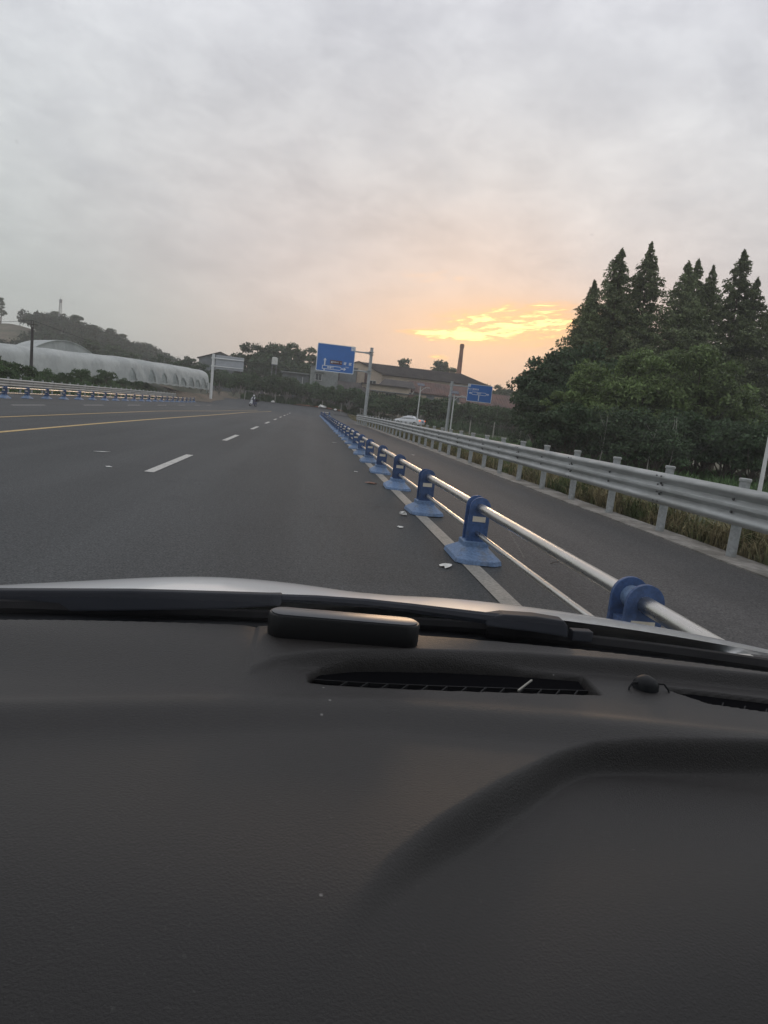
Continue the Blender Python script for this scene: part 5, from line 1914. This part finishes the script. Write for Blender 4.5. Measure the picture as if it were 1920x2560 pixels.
for s in (-1, 1):
    for nm, p0, p1, w in (('front_pillar', (s * 0.86, 0.93, 1.02), (s * 0.64, 0.24, 1.61), 0.07), ('middle_pillar', (s * 0.87, -0.95, 0.98), (s * 0.66, -1.0, 1.60), 0.09), ('rear_pillar', (s * 0.86, -2.65, 0.98), (s * 0.62, -2.25, 1.58), 0.16)):
        b = B()
        b.bar(p0, p1, 0.05, w, up=(s * 1.0, 0, 0.4))
        b.build(nm, M['black_plastic'], car)
    b = B()
    b.add([(s * 0.87, 0.90, 1.0), (s * 0.87, -0.92, 0.98), (s * 0.67, -0.98, 1.60), (s * 0.65, 0.20, 1.60)], [(0, 1, 2, 3)])
    b.build('side_window', M['car_glass'], car)
    b = B()
    b.add([(s * 0.87, -0.99, 0.98), (s * 0.87, -2.6, 0.98), (s * 0.64, -2.25, 1.56), (s * 0.67, -1.03, 1.60)], [(0, 1, 2, 3)])
    b.build('side_window', M['car_glass'], car)
    for y in (-1.75, 1.32):
        b = B()
        b.cyl((s * 0.70, y, 0.315), (s * 0.905, y, 0.315), 0.315, n=24)
        wl = b.build('wheel', M['rubber'], car, smooth=True)
        b = B()
        b.cyl((s * 0.89, y, 0.315), (s * 0.918, y, 0.315), 0.20, n=16)
        b.build('rim', M['alloy'], wl, smooth=True)
    b = B()
    b.box((s * 0.38, -0.55, 0.58), (0.50, 0.50, 0.16))
    b.box((s * 0.38, -0.86, 0.98), (0.48, 0.14, 0.70), M=Matrix.Rotation(R(12), 3, 'X'))
    b.box((s * 0.38, -0.96, 1.42), (0.26, 0.10, 0.18))
    b.build('seat', M['cloth'], car, bevel=0.04)
b = B()
b.add([(-0.84, -2.68, 1.0), (0.84, -2.68, 1.0), (0.60, -2.30, 1.58), (-0.60, -2.30, 1.58)], [(0, 1, 2, 3)])
b.build('rear_window', M['car_glass'], car)


def ws_base_y(x):
    return 1.060 - 0.135 * (x / 0.85) ** 2


V, Fc = [], []
n1_, n2_ = 30, 16
for j in range(n2_ + 1):
    t = j / n2_
    for i in range(n1_ + 1):
        s = -1 + 2 * i / n1_
        hw = 0.835 + (0.62 - 0.835) * t
        x = s * hw
        y0 = ws_base_y(0.85 * s)
        y = y0 + (0.262 - 0.03 * s * s - y0) * t
        z = 1.040 + (1.640 - 0.045 * s * s - 1.040) * (t + 0.10 * t * (1 - t))
        V.append((x, y, z))
for j in range(n2_):
    for i in range(n1_):
        a = j * (n1_ + 1) + i
        Fc.append((a, a + 1, a + n1_ + 2, a + n1_ + 1))
link_mesh('windscreen', mesh('windscreen', V, Fc, M['glass'], True), car)
# black cowl between glass and hood
V, Fc = [], []
for i in range(41):
    x = -0.86 + 1.72 * i / 40
    yb = ws_base_y(x)
    V += [(x, yb - 0.110, 1.020), (x, yb - 0.014, 1.030), (x, yb + 0.004, 1.045), (x, yb + 0.030, 1.048), (x, yb + 0.055, 1.032), (x, yb + 0.110, 1.036)]
for i in range(40):
    for k in range(5):
        a = i * 6 + k
        Fc.append((a, a + 6, a + 7, a + 1))
link_mesh('cowl_panel', mesh('cowl_panel', V, Fc, M['black_plastic'], True), car)
# wiper: broad tapering arm, thin bent arm, pivot cover, blade
L_ = lambda x, y, z: (x - CX, y, z)
wa = B()
ring_ = []
for x, z, hh in ((-0.60, 1.048, 0.034), (-0.44, 1.062, 0.032), (-0.24, 1.078, 0.030), (-0.10, 1.088, 0.024), (-0.035, 1.094, 0.018), (-0.015, 1.096, 0.017)):
    y = 1.045
    ring_.append([L_(x, y - 0.012, z - hh / 2), L_(x, y + 0.014, z - hh / 2), L_(x, y + 0.010, z + hh / 2), L_(x, y - 0.006, z + hh / 2)])
wa.loft(ring_)
w1_ = wa.build('wiper_arm', M['wiper'], car, bevel=0.003)
b = B()
b.tube([L_(x, 1.048, z) for x, z in ((-0.03, 1.0955), (0.04, 1.0985), (0.12, 1.0985), (0.19, 1.0960), (0.25, 1.0925), (0.32, 1.0885), (0.37, 1.0870))], [0.0070, 0.0070, 0.0075, 0.0080, 0.0090, 0.0100, 0.0105], 8)
b.build('arm_rod', M['wiper'], w1_, smooth=True)
b = B()
b.loft([[L_(x, 1.035, z - hh), L_(x, 1.075, z - hh), L_(x, 1.068, z + hh), L_(x, 1.040, z + hh)] for x, z, hh in ((0.315, 1.086, 0.006), (0.345, 1.088, 0.011), (0.40, 1.087, 0.0125), (0.448, 1.083, 0.0125), (0.456, 1.078, 0.009))])
b.build('pivot_cover', M['wiper'], car, bevel=0.003)
b = B()
b.box(L_(0.486, 1.055, 1.070), (0.036, 0.02, 0.018))
b.build('washer_nozzle', M['wiper'], car, bevel=0.003)
b = B()
b.tube([(x, ws_base_y(x) + 0.030, 1.058 + 0.004 * math.sin(x * 6)) for x in np.linspace(-0.74, 0.30, 18)], [0.010] * 18, 6)
b.build('wiper_blade', M['rubber'], car, smooth=True)
b = B()
b.tube([(x, ws_base_y(x) + 0.026, 1.056 - 0.02 * (x - 0.3) ** 2) for x in np.linspace(0.16, 0.80, 14)], [0.012] * 14, 6)
b.build('wiper_blade', M['rubber'], car, smooth=True)

# dashboard: one moulded surface; coordinates below are world x, y
nx_, ny_ = 520, 300
X_, Y_ = np.meshgrid(np.linspace(-0.66, 1.0, nx_ + 1), np.linspace(0.20, 1.0, ny_ + 1))


def curve(xp, x, y):
    return np.interp(xp, x, y)


def dash_z(x, y):
    z = 1.048 + 0.0 * x
    # shelf under the glass, behind the long ridge
    yr = curve(x, [-0.7, -0.10, -0.045, -0.01, 0.05, 0.104, 0.20, 0.348, 0.5, 0.73, 1.0], [0.83, 0.83, 0.845, 0.872, 0.893, 0.908, 0.922, 0.938, 0.936, 0.912, 0.87])
    z = z + 0.022 * np.where(x > -0.045, sm(-0.008, 0.012, y - yr), 0) 
    soft = 0.022 * sm(0.79, 0.95, y)
    k_ = sm(-0.08, 0.06, x)
    z = np.where(x > -0.2, 1.048 + (z - 1.048) * k_ + soft * (1 - k_), 1.048 + soft)
    # front pad rolls down towards the seats
    yc = curve(x, [-0.7, -0.29, -0.10, 0.124, 0.365, 0.605, 1.0], [0.68, 0.717, 0.752, 0.781, 0.767, 0.74, 0.68])
    z = z - 0.012 * (1 - sm(-0.045, 0.0, y - yc)) + 0.004 * np.exp(-((y - yc - 0.012) / 0.016) ** 2)
    z = z - 0.05 * (1 - sm(0.25, 0.62, y)) ** 1.5
    # lowered area on the right with a soft shoulder
    yl = curve(x, [-0.7, 0.0, 0.097, 0.157, 0.235, 0.316, 0.345, 0.375, 0.44, 0.61, 1.0], [-0.3, 0.38, 0.517, 0.577, 0.645, 0.706, 0.722, 0.731, 0.737, 0.738, 0.735])
    dist = (yl - y)
    z = z - sm(0.04, 0.22, x) * (0.030 * sm(-0.004, 0.042 - 0.024 * sm(0.22, 0.38, x), dist) - 0.010 * sm(0.045, 0.3, dist))
    # vent wells
    v0 = curve(x, [0.02, 0.05, 0.12, 0.206, 0.32, 0.43], [0.842, 0.838, 0.838, 0.842, 0.850, 0.858])
    v1 = curve(x, [0.02, 0.05, 0.10, 0.219, 0.33, 0.446], [0.850, 0.884, 0.904, 0.922, 0.928, 0.922])
    e = 0.004
    w = sm(-e, e, y - v0) * (1 - sm(-e, e, y - v1)) * sm(0.030, 0.040, x) * (1 - sm(0.432, 0.440, x))
    u0 = curve(x, [0.555, 0.595, 0.66, 0.9], [0.894, 0.852, 0.838, 0.80])
    u1 = curve(x, [0.555, 0.60, 0.70, 0.9], [0.898, 0.894, 0.878, 0.845])
    w2 = sm(-e, e, y - u0) * (1 - sm(-e, e, y - u1)) * sm(0.555, 0.565, x)
    z = z - 0.035 * np.maximum(w, w2)
    # back and front edges
    yend = ws_base_y(x - CX) - 0.066
    z = z - 0.055 * sm(0, 0.012, y - yend)
    return z


Z_ = dash_z(X_, Y_)
Z_[0, :] -= 0.25
V = np.stack([X_ - CX, Y_, Z_], -1).reshape(-1, 3)
ii = np.arange(V.shape[0]).reshape(X_.shape)
Fd = np.stack([ii[:-1, :-1], ii[:-1, 1:], ii[1:, 1:], ii[1:, :-1]], -1).reshape(-1, 4)
dash = link_mesh('dashboard', mesh('dashboard', V, Fd, M['dash'], True), car)
b = B()
b.box((0.0, 0.45, 0.72), (1.62, 0.42, 0.36))
b.build('dash_core', M['cloth'], car)
# vent wells: slats over black sheets that stand for the deep shade inside
b = B()
n = 26
top = [(0.040 + (0.432 - 0.040) * k / n) for k in range(n + 1)]
for k in range(n):
    xa, xb = top[k], top[k + 1]
    f0 = lambda x: float(curve(x, [0.02, 0.05, 0.12, 0.206, 0.32, 0.43], [0.842, 0.838, 0.838, 0.842, 0.850, 0.858])) + 0.002
    f1 = lambda x: float(curve(x, [0.02, 0.05, 0.10, 0.219, 0.33, 0.446], [0.850, 0.876, 0.893, 0.908, 0.913, 0.908])) - 0.002
    b.add([L_(xa, f0(xa), 1.032), L_(xb, f0(xb), 1.032), L_(xb, f1(xb) + 0.014, 1.040), L_(xa, f1(xa) + 0.014, 1.040)], [(0, 1, 2, 3)])
liner = b.build('vent_shade_sheet', M['vent'], dash)
for k in range(13):
    x = 0.075 + 0.0275 * k
    b = B()
    b.bar(L_(x - 0.006, f0(x) + 0.001, 1.0405), L_(x + 0.010, f0(x) + 0.024, 1.0405), 0.0016, 0.004)
    b.build('vent_slat', M['vent_slat'], liner)
b = B()
for x0_, x1_ in zip(top[:-1], top[1:]):
    b.bar(L_(x0_, f0(x0_) + 0.025, 1.0395), L_(x1_, f0(x1_) + 0.025, 1.0395), 0.0018, 0.004)
b.build('vent_bar', M['vent_slat'], liner)
b = B()
b.bar(L_(0.318, f0(0.318) + 0.004, 1.047), L_(0.350, f0(0.35) + 0.040, 1.0480), 0.0022, 0.002)
b.build('straw', M['bark_pale'], liner)
b = B()
g0 = lambda x: float(curve(x, [0.555, 0.595, 0.66, 0.9], [0.894, 0.852, 0.838, 0.80])) + 0.002
g1 = lambda x: float(curve(x, [0.555, 0.60, 0.70, 0.9], [0.898, 0.894, 0.878, 0.845])) - 0.002
tx = [0.57 + 0.33 * k / 14 for k in range(15)]
for xa, xb in zip(tx[:-1], tx[1:]):
    b.add([L_(xa, g0(xa), 1.034), L_(xb, g0(xb), 1.034), L_(xb, g1(xb) + 0.006, 1.041), L_(xa, g1(xa) + 0.006, 1.041)], [(0, 1, 2, 3)])
liner2 = b.build('vent_shade_sheet', M['vent'], dash)
for k in range(8):
    x = 0.62 + 0.03 * k
    b = B()
    b.bar(L_(x - 0.006, g0(x) + 0.001, 1.0405), L_(x + 0.010, g0(x) + 0.020, 1.0405), 0.0016, 0.004)
    b.build('vent_slat', M['vent_slat'], liner2)
# sun-load sensor knob with two thin clips
b = B()
b.tube([L_(0.521, 0.892, 1.046), L_(0.521, 0.892, 1.056), L_(0.521, 0.893, 1.062), L_(0.521, 0.893, 1.0655), L_(0.521, 0.893, 1.0665)], [0.0190, 0.0180, 0.0135, 0.007, 0.001], 18)
kn = b.build('sensor_knob', M['black_plastic'], dash, smooth=True)
b = B()
for s in (-1, 1):
    b.tube([L_(0.521 + s * 0.016, 0.888, 1.057), L_(0.521 + s * 0.024, 0.885, 1.058), L_(0.521 + s * 0.030, 0.882, 1.051), L_(0.521 + s * 0.031, 0.880, 1.047)], 0.0014, 6)
b.build('clip', M['black_plastic'], kn, smooth=True)

# black device standing on the dash
dv = empty('dash_device', (0.080, 0.9560, 1.0690), R(-2.5), label='black rounded box with a grey top standing on the dashboard at the glass', cat='device')


def stadium(hl, hw, z, n=8):
    P = []
    for k in range(n + 1):
        a = R(-90 + 180 * k / n)
        P.append((hl - hw + hw * math.cos(a), hw * math.sin(a), z))
    for k in range(n + 1):
        a = R(90 + 180 * k / n)
        P.append((-hl + hw + hw * math.cos(a), hw * math.sin(a), z))
    return P


b = B()
b.loft([stadium(0.109, 0.021, -0.004), stadium(0.1105, 0.0225, 0.004), stadium(0.1105, 0.0225, 0.030), stadium(0.109, 0.021, 0.033)])
b.build('case', M['device'], dv, smooth=True)
b = B()
b.loft([stadium(0.1065, 0.0185, 0.0325), stadium(0.1065, 0.0185, 0.0345), stadium(0.104, 0.016, 0.0355)])
b.build('top_panel', M['device_top'], dv, smooth=True)

# ------------------------------------------------------------------ haze
b = B()
b.box((0, 0, 22), (3200, 3200, 50))
hm = bpy.data.materials.new('haze_air')
hm.use_nodes = True
ht = hm.node_tree
ht.nodes.remove(ht.nodes['Principled BSDF'])
pv_ = ht.nodes.new('ShaderNodeVolumePrincipled')
pv_.inputs['Color'].default_value = (0.93, 0.94, 0.95, 1)
pv_.inputs['Density'].default_value = 0.00075
pv_.inputs['Anisotropy'].default_value = 0.35
ht.links.new(pv_.outputs[0], ht.nodes['Material Output'].inputs['Volume'])
hzo = b.build('haze', hm)
tag(hzo, 'thin evening haze in the air', 'haze', kind='stuff')
